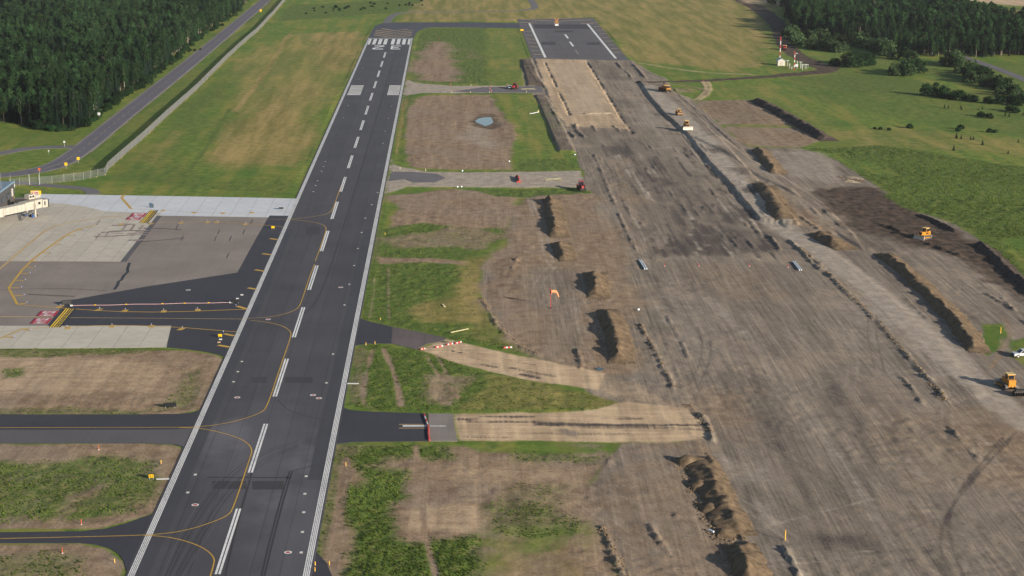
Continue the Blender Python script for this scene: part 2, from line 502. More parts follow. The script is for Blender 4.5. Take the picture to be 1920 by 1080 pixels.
def strip(name, pts, w, z, mat, parent=None, kind=None, sm=2, world=False, label=None):
    if not world: pts = gp(pts)
    if sm and len(pts) > 2: pts = smooth_line(pts, sm)
    L, R = strip_poly(pts, w)
    n = len(pts)
    vs = [(p[0], p[1], z) for p in L] + [(p[0], p[1], z) for p in R]
    fs = [(i, n + i, n + i + 1, i + 1) for i in range(n - 1)]
    me = bpy.data.meshes.new(name); me.from_pydata(vs, [], fs); me.update()
    return tag(link(name, me, mat, parent), label, None, None, kind)

def rect(name, x0, x1, y0, y1, z, mat, parent=None, thick=0.0):
    me = bpy.data.meshes.new(name)
    me.from_pydata([(x0, y0, z), (x1, y0, z), (x1, y1, z), (x0, y1, z)], [], [(0, 1, 2, 3)]); me.update()
    return link(name, me, mat, parent)

# ------------------------------------------------------------------ plan of the paved areas (survey pixels -> metres)
RX0, RX1, RTH = -52.4, -22.4, g(730, 72)[1]
RUNWAY = [(RX0 - .35, -260), (RX1 + .35, -260), (RX1 + .35, RTH), (RX0 - .35, RTH)]
edge_l = lambda py: (VPX + RX0 / KG * (py - VPY), py)
edge_r = lambda py: (VPX + RX1 / KG * (py - VPY), py)
PAD = gp([(690, 72), (697, 59), (704, 48), (712, 45), (723, 42), (790, 42), (880, 42), (975, 43.5), (978, 53), (880, 51.5), (810, 51), (797, 53), (786, 57), (779, 63), (774.5, 72)])
OLD_RW = gp([(970, 36), (1112.5, 33.5), (1148, 76), (1180, 113.5), (1090, 111), (997.5, 108.5)])
NEW_CONC = gp([(60, 363.5), (300, 367.5), (480, 370.7), edge_l(372.5), edge_l(404.5), (506, 404), (503, 407.5), (299, 404.2), (303, 399.5), (245, 398), (200, 396.7), (160, 387.5), (125, 382.5), (82, 380), (40, 379)])
OLD_CONC = gp([(-900, 380), (40, 379), (82, 380), (125, 382.5), (160, 387.5), (200, 396.7), (245, 398), (303, 399.5), (299, 404.2), (231, 490.5), (-900, 486)])
APRON = gp([(-900, 486), (231, 490.5), (299, 404.2), (503, 407.5), (480, 447), (445, 511), (270, 538), (130, 563), (112, 580), (88, 611), (-900, 611)])
NEW_ASPH = gp([(506, 404), edge_l(404.5), edge_l(540), edge_l(669), (405, 663.5), (388, 660), (350, 654.5), (312, 651), (321, 611), (88, 611), (112, 580), (130, 563), (270, 538), (445, 511), (480, 447), (503, 407.5)])
PAD_CONC = gp([(-900, 611), (321, 611), (312, 651), (150, 653), (-900, 655)])
TAXI_MID = gp([(-900, 777), (250, 777), (330, 776), (358, 774), edge_l(768), edge_l(845), (340, 837), (325, 833), (270, 831), (-900, 831)])
TAXI_MID_R = gp([edge_r(762), (650, 767), (662, 769.5), (700, 772), (800, 775), (803, 827), (700, 828), (660, 829), edge_r(833)])
TAXI_LOW = gp([(-900, 999), (0, 998), (150, 996), (200, 991), (235, 982), (265, 971), edge_l(962), edge_l(1078), (232, 1052), (222, 1038), (205, 1028), (180, 1021), (150, 1018), (-900, 1019)])
DIAG_DARK = gp([edge_r(596), (690, 602), (736, 613), (734, 644), (690, 644), edge_r(648)])
STUB_LOW = gp([edge_r(1030), (598, 1040), (612, 1055), (625, 1085), (632, 1110), edge_r(1110)])
PAVED = [RUNWAY, PAD, OLD_RW, NEW_CONC, OLD_CONC, APRON, NEW_ASPH, PAD_CONC, TAXI_MID, TAXI_MID_R, TAXI_LOW, DIAG_DARK, STUB_LOW]
DIAG_GREY = gp([(736, 613), (790, 623), (838, 634), (828, 640), (800, 645), (790, 650), (780, 655), (734, 644)])
TAXI_GREY = gp([(803, 775), (849, 775.5), (852, 800), (858, 827), (805, 827)])
CROSS_ASPH = gp([(905, 163.5), (960, 162.5), (1013, 161.5), (1018, 167), (1016, 173.5), (960, 173.5), (880, 173), (850, 171), (880, 167)])
CROSS2_ASPH = gp([(735, 322), (770, 322), (820, 326), (836, 334), (815, 342), (775, 342), (760, 336), (729, 340)])
ROAD_C = smooth_line(gp([(-400, 352), (0, 330), (68, 320.5), (107, 310), (135, 294), (167, 270), (238, 212), (318, 149), (403, 80), (480, 15), (500, -2), (560, -52)]), 2)
ROAD_L, ROAD_R = strip_poly(ROAD_C, 8.0)
ROAD = ROAD_L + ROAD_R[::-1]
def ribbon(pts, w, sm=2):
    c = smooth_line(gp(pts), sm) if sm else gp(pts)
    L, R = strip_poly(c, w); return L + R[::-1]
SIDE_ROAD = ribbon([(-120, 305), (0, 288), (40, 279.5), (80, 276), (140, 275)], 7.0)
TERM_PATH = ribbon([(20, 341), (75, 346.5), (140, 351.3), (166, 355), (175, 360), (174, 364)], 5.0)
FAR_PATH = ribbon([(725, 43), (731, 33), (741, 26), (760, 22.7), (850, 22), (960, 21), (1003, 17), (1003, 10), (993, -3), (985, -16)], 5.5)
WOOD_ROAD = ribbon([(1770, 94), (1810, 108), (1855, 123), (1925, 150), (2040, 205)], 6.0)
SOFT_PAVED = [DIAG_GREY, TAXI_GREY, CROSS_ASPH, CROSS2_ASPH, ROAD, SIDE_ROAD, TERM_PATH, FAR_PATH, WOOD_ROAD]

# ------------------------------------------------------------------ ground sheet
def grow(start, step, rate, cap, end, sgn):
    out = []; x = start; s = step
    while (end - x) * sgn > 0:
        x += s * sgn; out.append(x)
        s = min(s * (1 + rate), cap)
    return out
xs = list(np.arange(-76, 156, 0.45))
left = grow(xs[0], .44, .014, 2.3, -470, -1); left += grow(left[-1], 3, .35, 3000, -12000, -1)
right = grow(xs[-1], .44, .014, 2.3, 480, 1); right += grow(right[-1], 3, .35, 3000, 12000, 1)
xs = np.array(left[::-1] + xs + right)
ys = [196.0]
ys += grow(ys[-1], .55, .0025, 4.2, 1720, 1); ys += grow(ys[-1], 5, .3, 3000, 16000, 1)
ys = grow(196.0, .6, .12, 500, -4000, -1)[::-1] + ys
ys = np.array(ys)
GX, GY = np.meshgrid(xs, ys)
NYV, NXV = GX.shape
LC = np.zeros((9, NYV, NXV), np.float32); LC[0] = 1
WOB = (fbm(GX, GY, 9, 1, 4) - 0.5) * 2
WOB2 = (fbm(GX, GY, 30, 5, 3) - 0.5) * 2

def window(pts, m):
    p = np.array(pts)
    i0 = np.searchsorted(xs, p[:, 0].min() - m); i1 = np.searchsorted(xs, p[:, 0].max() + m)
    j0 = np.searchsorted(ys, p[:, 1].min() - m); j1 = np.searchsorted(ys, p[:, 1].max() + m)
    return slice(j0, j1), slice(i0, i1)

def seg_dist(X, Y, a, b):
    ax, ay = a; bx, by = b
    dx, dy = bx - ax, by - ay; l2 = dx * dx + dy * dy + 1e-9
    t = np.clip(((X - ax) * dx + (Y - ay) * dy) / l2, 0, 1)
    return np.hypot(X - ax - t * dx, Y - ay - t * dy), t

def sdf(pts, m):
    """signed distance (inside positive) in a window round the polygon"""
    w = window(pts, m); X, Y = GX[w], GY[w]
    ins = np.zeros(X.shape, bool); dmin = np.full(X.shape, 1e9)
    n = len(pts)
    for i in range(n):
        a, b = pts[i], pts[(i + 1) % n]
        dmin = np.minimum(dmin, seg_dist(X, Y, a, b)[0])
        c = ((a[1] > Y) != (b[1] > Y)) & (X < (b[0] - a[0]) * (Y - a[1]) / (b[1] - a[1] + 1e-12) + a[0])
        ins ^= c
    return w, np.where(ins, dmin, -dmin)

def lay(cls, pts, k=1.0, soft=1.5, wob=1.0, wob2=0.0, world=False):
    if not world: pts = gp(pts)
    w, s = sdf(pts, soft * 2 + wob * 2 + wob2 * 2 + 1)
    a = sstep(-soft, soft, s + WOB[w] * wob + WOB2[w] * wob2) * k
    LC[(slice(None),) + w] *= (1 - a)
    LC[cls][w] += a

def track(cls, pts, width, k=0.8, soft=0.4, wob=0.3, sm=2):
    c = smooth_line(gp(pts), sm); w = window(c, width + 2); X, Y = GX[w], GY[w]
    dm = np.full(X.shape, 1e9)
    for a, b in zip(c[:-1], c[1:]): dm = np.minimum(dm, seg_dist(X, Y, a, b)[0])
    a = sstep(-soft, soft, width / 2 - dm + WOB[w] * wob) * k
    LC[(slice(None),) + w] *= (1 - a)
    LC[cls][w] += a

# left mown field between fence and runway
lay(LUSH, [(190, 335), (545, 372), (575, 335), (400, 336), (330, 308), (385, 215), (430, 150), (330, 215), (260, 280)], .55, 6, 4, 5)
lay(DRY, [(430, 110), (560, 60), (690, 55), (655, 150), (560, 310), (410, 325), (385, 300), (440, 180)], .5, 8, 5, 8)
lay(DRY, [(385, 300), (555, 312), (585, 255), (520, 195), (440, 235)], .5, 5, 5, 6)
lay(LUSH, [(150, 298), (184, 270), (262, 207), (365, 125), (480, 22), (500, 5), (520, 5), (440, 90), (340, 185), (240, 272), (200, 315), (80, 335), (60, 330), (110, 320)], .5, 3, 3, 4)
lay(LUSH, [(545, 8), (600, 8), (720, 0), (800, -4), (806, 18), (730, 24), (620, 33), (520, 40)], .9, 5, 4, 5)
lay(DRY, [(806, -20), (1040, -20), (1500, -30), (1440, 30), (1450, 70), (1400, 138), (1180, 113), (1112, 33), (960, 41), (760, 41), (742, 28), (760, 24)], .62, 6, 6, 10)
lay(LUSH, [(-900, 290), (0, 284), (130, 281), (118, 294), (60, 312), (-900, 335)], .3, 3, 3)
lay(LUSH, [(-900, 232), (0, 235), (110, 247), (160, 245), (240, 180), (330, 115), (460, 8), (478, 5), (320, 135), (140, 275), (-900, 265)], .45, 5, 4, 3)
for pts, k in (([(360, 262), (470, 160), (560, 95), (590, 95), (500, 180), (420, 270)], .4), ([(545, 255), (600, 180), (640, 150), (620, 210), (580, 260)], .35), ([(330, 205), (400, 140), (470, 100), (480, 125), (400, 200)], .45), ([(200, 345), (400, 360), (530, 370), (400, 345), (260, 330)], .4)):
    lay(LUSH, pts, k, 6, 5, 7)
for pts, k in (([(590, 60), (690, 58), (660, 130), (600, 130)], .45), ([(480, 210), (560, 150), (600, 170), (520, 250)], .4), ([(250, 300), (330, 240), (350, 250), (290, 310)], .35)):
    lay(DRY, pts, k, 6, 5, 7)
# between the runways
lay(LUSH, [(776, 60), (800, 53), (915, 52), (918, 158), (850, 159), (764, 152)], .85, 5, 4, 4)
lay(SOIL, [(800, 75), (848, 78), (850, 120), (870, 150), (860, 157), (775, 150), (768, 125), (790, 95)], .85, 8, 6, 6)
lay(SOIL, [(868, 92), (900, 95), (905, 110), (868, 108)], .45, 8, 5, 4)
lay(DRY, [(916, 53), (980, 56), (990, 110), (978, 118), (984, 158), (919, 158)], .3, 3, 3, 4)
lay(GRAV, [(762, 147), (776, 154), (800, 158), (850, 161), (960, 161.5), (1016, 161), (1016, 174.5), (950, 175), (850, 175.5), (790, 174.5), (756, 181)], .95, 1.5, 2)
lay(LUSH, [(870, 174.5), (1010, 174), (1003, 180), (925, 179), (850, 177)], .5, 2, 2)
lay(SOIL, [(752, 187), (800, 179), (925, 178.5), (935, 200), (956, 227), (969, 247), (960, 300), (966, 318), (800, 317), (757, 310), (756, 265)], .97, 2.5, 2.5, 2)
lay(GRAV, [(880, 235), (915, 240), (940, 270), (930, 285), (885, 270), (850, 260)], .55, 6, 5)
lay(TOP, [(935, 200), (958, 228), (968, 247), (960, 285), (945, 265), (930, 225)], .4, 5, 4)
lay(LUSH, [(735, 290), (755, 190), (768, 180), (790, 180), (770, 200), (757, 260), (757, 310), (748, 308)], .7, 2, 2)
lay(DRY, [(740, 280), (752, 205), (759, 185), (764, 184), (750, 265), (744, 300)], .6, 1.5, 1.2)
lay(DRY, [(930, 185), (1000, 181), (1030, 240), (1045, 283), (975, 290), (972, 250), (950, 215)], .28, 5, 4, 4)
lay(LUSH, [(962, 300), (1000, 295), (1070, 296), (1087, 316), (960, 320)], .75, 4, 3, 3)
lay(GRAV, [(733, 299), (748, 313), (800, 321), (870, 322.5), (1000, 322), (1092, 319), (1100, 350), (1000, 351), (870, 350.5), (765, 349), (745, 357), (721, 363)], .97, 1.6, 1.8)
lay(SOIL, [(742, 366), (850, 353), (950, 356), (962, 395), (952, 428), (905, 428), (870, 434), (800, 421), (745, 431), (726, 440), (735, 400)], .95, 2.5, 2.5, 3)
lay(LUSH, [(865, 353), (960, 353), (1090, 352.5), (1110, 363), (1000, 368), (930, 367), (900, 360)], .9, 1.5, 1.5)
lay(LUSH, [(700, 432), (745, 424), (800, 416), (880, 428), (950, 428), (955, 452), (905, 468), (900, 490), (903, 560), (922, 600), (958, 640), (1005, 668), (900, 645), (820, 629), (740, 612), (679, 599), (692, 500)], .82, 2, 2.5, 2)
lay(SOIL, [(715, 448), (800, 436), (870, 420), (950, 445), (905, 468), (860, 462), (740, 466)], .62, 3, 3, 3)
lay(SOIL, [(708, 482), (800, 484), (880, 489), (872, 496), (800, 492), (712, 495)], .85, 1.5, 1.5)
lay(DRY, [(875, 485), (920, 478), (905, 555), (925, 600), (905, 608), (800, 602), (772, 575), (850, 553)], .6, 4, 3, 3)
lay(DRY, [(890, 600), (925, 602), (958, 640), (1000, 664), (900, 642), (860, 625)], .35, 3, 3)
lay(SOIL, [(695, 490), (712, 480), (722, 380), (735, 366), (726, 364), (705, 420)], .35, 2, 2)
lay(LUSH, [edge_r(660), (690, 646), (780, 655), (880, 690), (1000, 715), (1100, 737), (1166, 755), (1120, 766), (1000, 771), (880, 773), (690, 770), (652, 764)], .82, 1.5, 1.5, 1)
lay(DRY, [(905, 698), (1000, 716), (1100, 738), (1162, 755), (1120, 764), (1000, 770), (850, 771), (860, 750), (900, 725)], .38, 2, 2, 2)
lay(SOIL, [edge_r(655), (690, 648), (688, 700), (676, 760), (652, 763)], .5, 1.5, 1.5)
lay(SOIL, [(795, 700), (830, 705), (900, 700), (905, 715), (880, 740), (850, 765), (790, 755), (785, 730)], .6, 2.5, 2.5, 2)
lay(SOIL, [(625, 834), (1130, 834), (1142, 862), (1108, 905), (1100, 930), (1122, 972), (1138, 1015), (1175, 1090), (1326, 1650), (467, 1650)], .97, 2, 2)
lay(LUSH, [(665, 836), (700, 832), (845, 832), (840, 856), (775, 860), (720, 865), (690, 872), (760, 878), (775, 890), (772, 935), (740, 945), (732, 962), (745, 980), (748, 1002), (790, 1008), (900, 1003), (908, 1020), (931, 1650), (534, 1650), (650, 950)], .88, 3, 4.5, 2.5)
lay(LUSH, [(605, 835), (660, 834), (640, 940), (610, 1060), (585, 1060)], .45, 2, 2)
lay(LUSH, [(960, 832), (1000, 833), (1140, 855), (1120, 870), (1050, 870), (960, 860)], .55, 3, 3, 2)
lay(LUSH, [(905, 950), (1000, 955), (1110, 975), (1125, 1000), (1000, 1010), (930, 1000)], .5, 3, 3, 3)
lay(LUSH, [(960, 900), (1080, 905), (1090, 930), (1000, 960), (930, 940)], .35, 4, 3, 3)
lay(DRY, [(905, 1010), (1120, 1010), (1257, 1650), (938, 1650)], .35, 4, 3, 3)
lay(SAND, [(745, 960), (800, 945), (850, 937), (900, 948), (925, 985), (905, 1000), (850, 1002), (760, 998)], .55, 3, 2.5)
lay(SAND, [(800, 875), (960, 868), (1100, 880), (1090, 905), (950, 905), (800, 900)], .4, 5, 4, 3)
lay(TOP, [(905, 930), (960, 925), (1000, 950), (990, 990), (930, 985)], .35, 3, 3, 2)
lay(GRASS, [(900, 1000), (1000, 1000), (1130, 990), (1120, 1020), (960, 1050), (905, 1100)], .4, 4, 4, 4)
lay(GRASS, [(850, 832), (1000, 832), (1140, 838), (1120, 850), (900, 848)], .7, 1.5, 1.5)
# left of the runway, south of the apron
lay(SOIL, [(-900, 656), (310, 655), (350, 657), (400, 664), edge_l(674), edge_l(766), (330, 776), (-900, 777)], .97, 1, 1)
lay(SAND, [(-900, 668), (300, 670), (330, 690), (300, 740), (-900, 765)], .5, 5, 4, 4)
lay(LUSH, [(-900, 653), (312, 651), (330, 656), (240, 664), (60, 668), (-900, 662)], .55, 1.5, 1.5)
lay(LUSH, [(290, 768), (330, 730), (350, 695), (380, 680), (385, 720), (370, 765)], .42, 3, 3)
lay(LUSH, [(-900, 763), (170, 762), (300, 770), (250, 777), (-900, 777)], .45, 1.5, 1.5)
lay(LUSH, [(5, 692), (40, 690), (42, 706), (12, 708)], .55, 1.5, 1.5)
lay(SOIL, [(-900, 832), (270, 832), (328, 836), (340, 842), edge_l(850), edge_l(960), (240, 979), (190, 992), (-900, 997)], .97, 1, 1)
lay(LUSH, [(-900, 850), (150, 850), (290, 862), (300, 880), (270, 920), (250, 960), (180, 985), (-900, 985)], .66, 4, 4.5, 5)
lay(SOIL, [(90, 975), (130, 930), (190, 905), (215, 905), (150, 945), (110, 985)], .55, 2, 2)
lay(SOIL, [(-900, 1020), (150, 1020), (200, 1028), (235, 1060), (10, 1650), (-900, 1120)], .95, 1, 1)
lay(LUSH, [(-900, 1035), (60, 1030), (180, 1040), (-59, 1650), (-900, 1120)], .45, 3, 3, 2)
# the works: subgrade, stripped soil, topsoil
lay(GREY, [(975, 111), (1000, 108), (1090, 110), (1185, 113), (1215, 132), (1252, 148), (1262, 170), (1300, 186), (1380, 260), (1410, 275), (1500, 278), (1570, 300), (1640, 345), (1720, 395), (1790, 420), (1860, 465), (1940, 540), (2350, 760), (3000, 1000), (3600, 1800), (1330, 1800), (1140, 1015), (1124, 972), (1102, 930), (1110, 905), (1143, 862), (1165, 830), (1280, 830), (1290, 770), (1165, 755), (1100, 735), (1085, 692), (1010, 668), (960, 642), (925, 602), (902, 560), (905, 500), (950, 460), (952, 430), (962, 395), (1005, 367), (1110, 362), (1095, 350), (1092, 318), (1080, 285), (1046, 284), (1002, 180), (985, 160)], 1, 1.2, 1.2)
lay(SOIL, [(960, 395), (1005, 367), (1112, 362), (1130, 380), (1165, 440), (1180, 480), (1200, 560), (1195, 690), (1160, 700), (1090, 692), (1010, 668), (960, 642), (925, 602), (902, 560), (905, 500), (950, 460)], .8, 5, 4, 5)
lay(GREY, [(1000, 500), (1080, 505), (1100, 560), (1110, 640), (1080, 680), (1020, 600), (985, 520)], .6, 6, 4, 3)
lay(TOP, [(915, 495), (950, 470), (975, 475), (965, 520), (930, 560), (905, 545)], .32, 4, 3)
lay(SOIL, [(1180, 755), (1285, 770), (1325, 800), (1330, 850), (1300, 850), (1250, 850), (1140, 862), (1165, 830)], .5, 4, 4)
lay(SAND, [(800, 624), (815, 631), (960, 664), (1085, 690), (1130, 700), (1120, 730), (1000, 714), (880, 689), (778, 654), (800, 648), (835, 638)], .96, .8, .8)
lay(SAND, [(1080, 690), (1160, 710), (1250, 740), (1280, 770), (1166, 754), (1080, 722)], .45, 3, 3)
lay(SAND, [(846, 775), (1000, 773.5), (1120, 768), (1180, 752), (1290, 768), (1318, 790), (1328, 822), (1250, 830), (1000, 827), (860, 827)], .85, 1, 1)
lay(DARK, [(1000, 788), (1330, 803), (1330, 808), (1000, 799)], .6, 1, 1)
lay(SAND, [(1005, 112), (1098, 113), (1140, 180), (1168, 222), (1182, 244), (1060, 239), (1040, 215), (1012, 140)], .7, 2, 2)
lay(GRAV, [(1028, 118), (1092, 118), (1150, 215), (1075, 216)], .4, 3, 3)
lay(TOP, [(976, 112), (996, 113), (1010, 150), (1020, 163), (990, 161), (984, 140)], .62, 1.2, 1.2)
lay(TOP, [(1002, 179), (1022, 178), (1055, 240), (1075, 285), (1047, 284)], .5, 1.5, 1.5)
lay(DARK, [(1165, 228), (1148, 190), (1140, 170), (1150, 185), (1190, 245), (1185, 252)], .5, 2, 1.5)
lay(DARK, [(1050, 238), (1160, 236), (1180, 250), (1120, 262), (1060, 258)], .35, 4, 4)
lay(DARK, [(1120, 255), (1290, 250), (1420, 400), (1455, 470), (1330, 480), (1190, 480), (1150, 380)], .36, 10, 8, 12)
lay(DARK, [(1300, 430), (1430, 420), (1455, 470), (1300, 482), (1200, 480)], .42, 7, 5, 6)
lay(DARK, [(1115, 118), (1165, 125), (1180, 150), (1150, 155), (1120, 140)], .4, 6, 4)
lay(GRAV, [(1190, 155), (1230, 170), (1250, 195), (1300, 235), (1370, 310), (1450, 390), (1500, 430), (1450, 430), (1415, 405), (1325, 298), (1250, 215)], .6, 2, 2)
lay(SOIL, [(1298, 188), (1415, 186), (1480, 215), (1550, 262), (1500, 277), (1405, 274), (1380, 262)], .85, 2, 2)
lay(TOP, [(1298, 188), (1415, 186), (1450, 230), (1370, 235)], .35, 6, 5)
lay(GRASS, [(1355, 233), (1480, 234), (1520, 237), (1480, 239), (1350, 237)], .6, 2, 2)
lay(GRAV, [(1440, 282), (1545, 284), (1590, 325), (1560, 345), (1480, 330)], .5, 4, 4)
lay(SOIL, [(1395, 340), (1440, 345), (1490, 380), (1560, 440), (1530, 436), (1480, 425), (1440, 400)], .7, 3, 3)
lay(SOIL, [(1440, 330), (1490, 350), (1560, 420), (1620, 470), (1560, 455), (1500, 390)], .5, 3, 3)
lay(TOP, [(1560, 355), (1640, 352), (1720, 402), (1800, 440), (1860, 485), (1840, 495), (1760, 465), (1680, 440), (1600, 400)], .85, 4, 3, 3)
lay(TOP, [(1580, 420), (1680, 430), (1720, 455), (1680, 475), (1600, 470)], .4, 5, 4, 3)
lay(TOP, [(1820, 450), (1870, 462), (1940, 535), (2750, 839), (2750, 882), (1900, 545)], .7, 3, 3)
lay(GRAV, [(1480, 440), (1560, 470), (1640, 530), (1740, 620), (1840, 710), (1800, 730), (1680, 620), (1580, 530), (1500, 470)], .5, 4, 3)
lay(SOIL, [(1760, 770), (1860, 740), (2000, 760), (2000, 860), (1880, 850), (1800, 830)], .55, 6, 5, 4)
lay(SOIL, [(1640, 480), (1700, 500), (1840, 640), (1850, 680), (1835, 665)], .6, 3, 3)
lay(SAND, [(1290, 735), (1380, 745), (1420, 800), (1340, 810)], .3, 6, 5)
lay(DARK, [(1490, 1000), (1540, 996), (1630, 995), (1655, 1030), (1640, 1050), (1590, 1028), (1490, 1018)], .62, 3.5, 3, 2)
lay(DARK, [(1545, 700), (1570, 705), (1592, 755), (1560, 760)], .5, 2.5, 2)
lay(GREY, [(1100, 930), (1110, 905), (1150, 865), (1270, 860), (1330, 930), (1390, 1090), (1312, 1650), (1130, 1000)], .4, 4, 4, 3)
lay(SOIL, [(1100, 930), (1150, 868), (1270, 850), (1340, 870), (1400, 1040), (1645, 1650), (1312, 1650), (1130, 1000)], .55, 5, 5, 5)
lay(GRASS, [(1842, 608), (1880, 607), (1897, 630), (1880, 650), (1850, 668), (1838, 650)], .95, 1, 1)
lay(GRASS, [(1895, 640), (1960, 620), (2750, 910), (2750, 967), (1925, 690), (1895, 668)], .8, 1.2, 1.2)
for cls, pts, k in ((GRAV, [(1330, 850), (1440, 860), (1500, 960), (1470, 1070), (1420, 1010), (1370, 920)], .45), (GRAV, [(1200, 560), (1330, 540), (1380, 640), (1330, 720), (1240, 640)], .35), (GRAV, [(1560, 560), (1640, 580), (1720, 700), (1640, 720)], .35),
                    (SOIL, [(1280, 720), (1400, 730), (1440, 820), (1350, 840)], .5), (SOIL, [(1600, 760), (1760, 780), (1900, 900), (1780, 960), (1660, 880)], .4), (DARK, [(1380, 760), (1480, 780), (1560, 900), (1500, 960), (1420, 860)], .3),
                    (DARK, [(1620, 930), (1740, 960), (1760, 1080), (1660, 1090)], .25), (GRAV, [(1700, 880), (1830, 930), (1880, 1080), (1780, 1080)], .3), (SOIL, [(1240, 490), (1450, 490), (1500, 560), (1350, 570)], .4), (SOIL, [(1130, 300), (1180, 300), (1230, 470), (1190, 470)], .5),
                    (GRAV, [(1210, 180), (1250, 230), (1330, 330), (1240, 300), (1170, 180)], .4), (SOIL, [(1860, 780), (2000, 780), (2000, 1000), (1880, 900)], .5), (DARK, [(1480, 740), (1600, 700), (1640, 800), (1560, 850)], .22)):
    lay(cls, pts, k, 8, 6, 6)
for i in range(90):
    py = random.uniform(262, 478); px = random.uniform(1118 + (py - 255) * .38, 1290 + (py - 255) * .78); l = random.uniform(12, 46)
    track(DARK if random.random() < .75 else GRAV, [(px, py), (px + l * .5 * (px - VPX) / 640, py + l * .5), (px + l * (px - VPX) / (py + 270), py + l)], random.uniform(.5, 1.4), random.uniform(.35, .75), .7, .8)
for i in range(40):
    py = random.uniform(430, 476); px = random.uniform(1215, 1440); l = random.uniform(4, 14)
    track(DARK, [(px, py), (px + l * .5 * (px - VPX) / 700, py + l * .5), (px + l * (px - VPX) / 700, py + l)], random.uniform(.6, 1.6), random.uniform(.4, .8), .7, .8)
track(GRAV, [(1215, 165), (1262, 205), (1305, 250), (1345, 300), (1395, 355), (1440, 405), (1480, 435), (1540, 470), (1620, 525), (1700, 590), (1780, 662), (1850, 730), (1930, 800)], 8, .75, 2.2, 1.2)
track(GRAV, [(1330, 262), (1400, 300), (1450, 335), (1500, 375), (1560, 430), (1600, 470)], 5, .4, 2.2, 1.2)
lay(TOP, [(1520, 352), (1640, 350), (1720, 400), (1860, 468), (1940, 538), (2750, 825), (2750, 896), (1900, 560), (1800, 492), (1700, 456), (1600, 425), (1545, 385)], .72, 4, 4, 4)
lay(TOP, [(876, 228), (884, 220), (905, 213), (925, 213), (936, 224), (936, 240), (915, 242), (890, 236)], .6, 2.5, 2)
for i in range(34):      # paired tyre tracks winding over the works
    rr = random.Random(900 + i)
    px, py = (rr.uniform(1150, 1880), rr.uniform(500, 1060)) if i < 26 else (rr.uniform(960, 1110), rr.uniform(380, 680))
    x, y = g(px, py); a = rr.choice((math.pi / 2, math.pi / 2, rr.uniform(0, 3.14))) + rr.uniform(-.3, .3); turn = rr.uniform(-.03, .03)
    P = []
    for k in range(14):
        P.append((x, y)); x += math.cos(a) * 4; y += math.sin(a) * 4; a += turn; turn += rr.uniform(-.012, .012)
    L_, R_ = strip_poly(P, 2.1); cls = rr.choice((DARK, GRAV, GRAV, SOIL)); kk = rr.uniform(.25, .5)
    for side in (L_, R_):
        c = smooth_line(side, 2); w = window(c, 3); X, Y = GX[w], GY[w]; dm = np.full(X.shape, 1e9)
        for p_, q_ in zip(c[:-1], c[1:]): dm = np.minimum(dm, seg_dist(X, Y, p_, q_)[0])
        al = sstep(-.35, .35, .32 - dm) * kk * (LC[GREY][w] + LC[SOIL][w] + LC[GRAV][w] + LC[DARK][w])
        LC[(slice(None),) + w] *= (1 - al); LC[cls][w] += al
# right-hand fields
lay(LUSH, [(1470, 150), (1560, 135), (1700, 140), (1800, 165), (2750, 315), (2750, 365), (1800, 240), (1600, 205), (1500, 180)], .55, 8, 6, 8)
lay(DRY, [(1320, 162), (1450, 155), (1480, 175), (1560, 215), (1620, 260), (1560, 268), (1480, 215), (1415, 184), (1330, 182)], .3, 6, 5, 6)
lay(DRY, [(1560, 245), (1700, 235), (2750, 350), (2750, 400), (1800, 285), (1600, 278)], .42, 8, 6, 8)
lay(LUSH, [(1500, 277), (1650, 273), (1760, 290), (1880, 308), (2750, 428), (2750, 768), (1940, 530), (1880, 470), (1790, 418), (1700, 388), (1640, 343), (1590, 312), (1560, 290)], .92, 3, 3, 4)
lay(GRASS, [(1575, 298), (1640, 305), (1690, 330), (1640, 330), (1600, 318)], .7, 4, 3)
lay(GRASS, [(1870, 448), (1960, 445), (1960, 520), (1920, 510)], .75, 3, 3)
lay(LUSH, [(1465, 112), (1560, 100), (1920, 118), (2750, 159), (2750, 244), (1900, 180), (1700, 135), (1560, 132), (1510, 112)], .55, 6, 5, 6)
lay(TOP, [(1320, 149.5), (1440, 141), (1530, 134), (1560, 131), (1535, 121), (1505, 112), (1482, 98), (1468, 80), (1462, 60), (1458, 45), (1430, 22), (1395, 6), (1365, -6), (1395, -6), (1430, 12), (1470, 40), (1480, 60), (1482, 75), (1492, 92), (1520, 110), (1575, 128), (1560, 137), (1440, 146), (1320, 153), (1190, 156), (1190, 153)], .95, 1.2, 1.5)
track(TOP, [(1452, 40), (1462, 62), (1470, 84), (1492, 104), (1525, 121), (1556, 131), (1530, 135.5), (1470, 140.5)], 11, .9, 1.5, 1.5)
track(TOP, [(1370, -8), (1400, 4), (1430, 20), (1455, 42)], 14, .9, 2, 2)
track(DARK, [(1462, 70), (1478, 92), (1505, 112), (1540, 126)], 2, .5, 1, .6)
lay(LUSH, [(1480, 146), (1600, 136), (1720, 150), (1850, 185), (1700, 180), (1560, 165)], .5, 8, 6, 8)
track(GREY, [(1180, 114), (1320, 120), (1440, 122)], 2.5, .4)
track(SAND, [(1200, 118), (1260, 128), (1320, 136), (1420, 140)], 4, .55, 2, 1)
for dx in (0, 9):
    track(SAND, [(1318 + dx, 153), (1325 + dx, 165), (1318 + dx, 176), (1302 + dx, 187)], 2.2, .7, 1, .6)
track(SOIL, [(1262, 158), (1290, 160), (1330, 170), (1322, 178)], 2.5, .7, 1, .8)
lay(SOIL, [(1262, 165), (1300, 166), (1305, 172), (1265, 175)], .6, 3, 2)
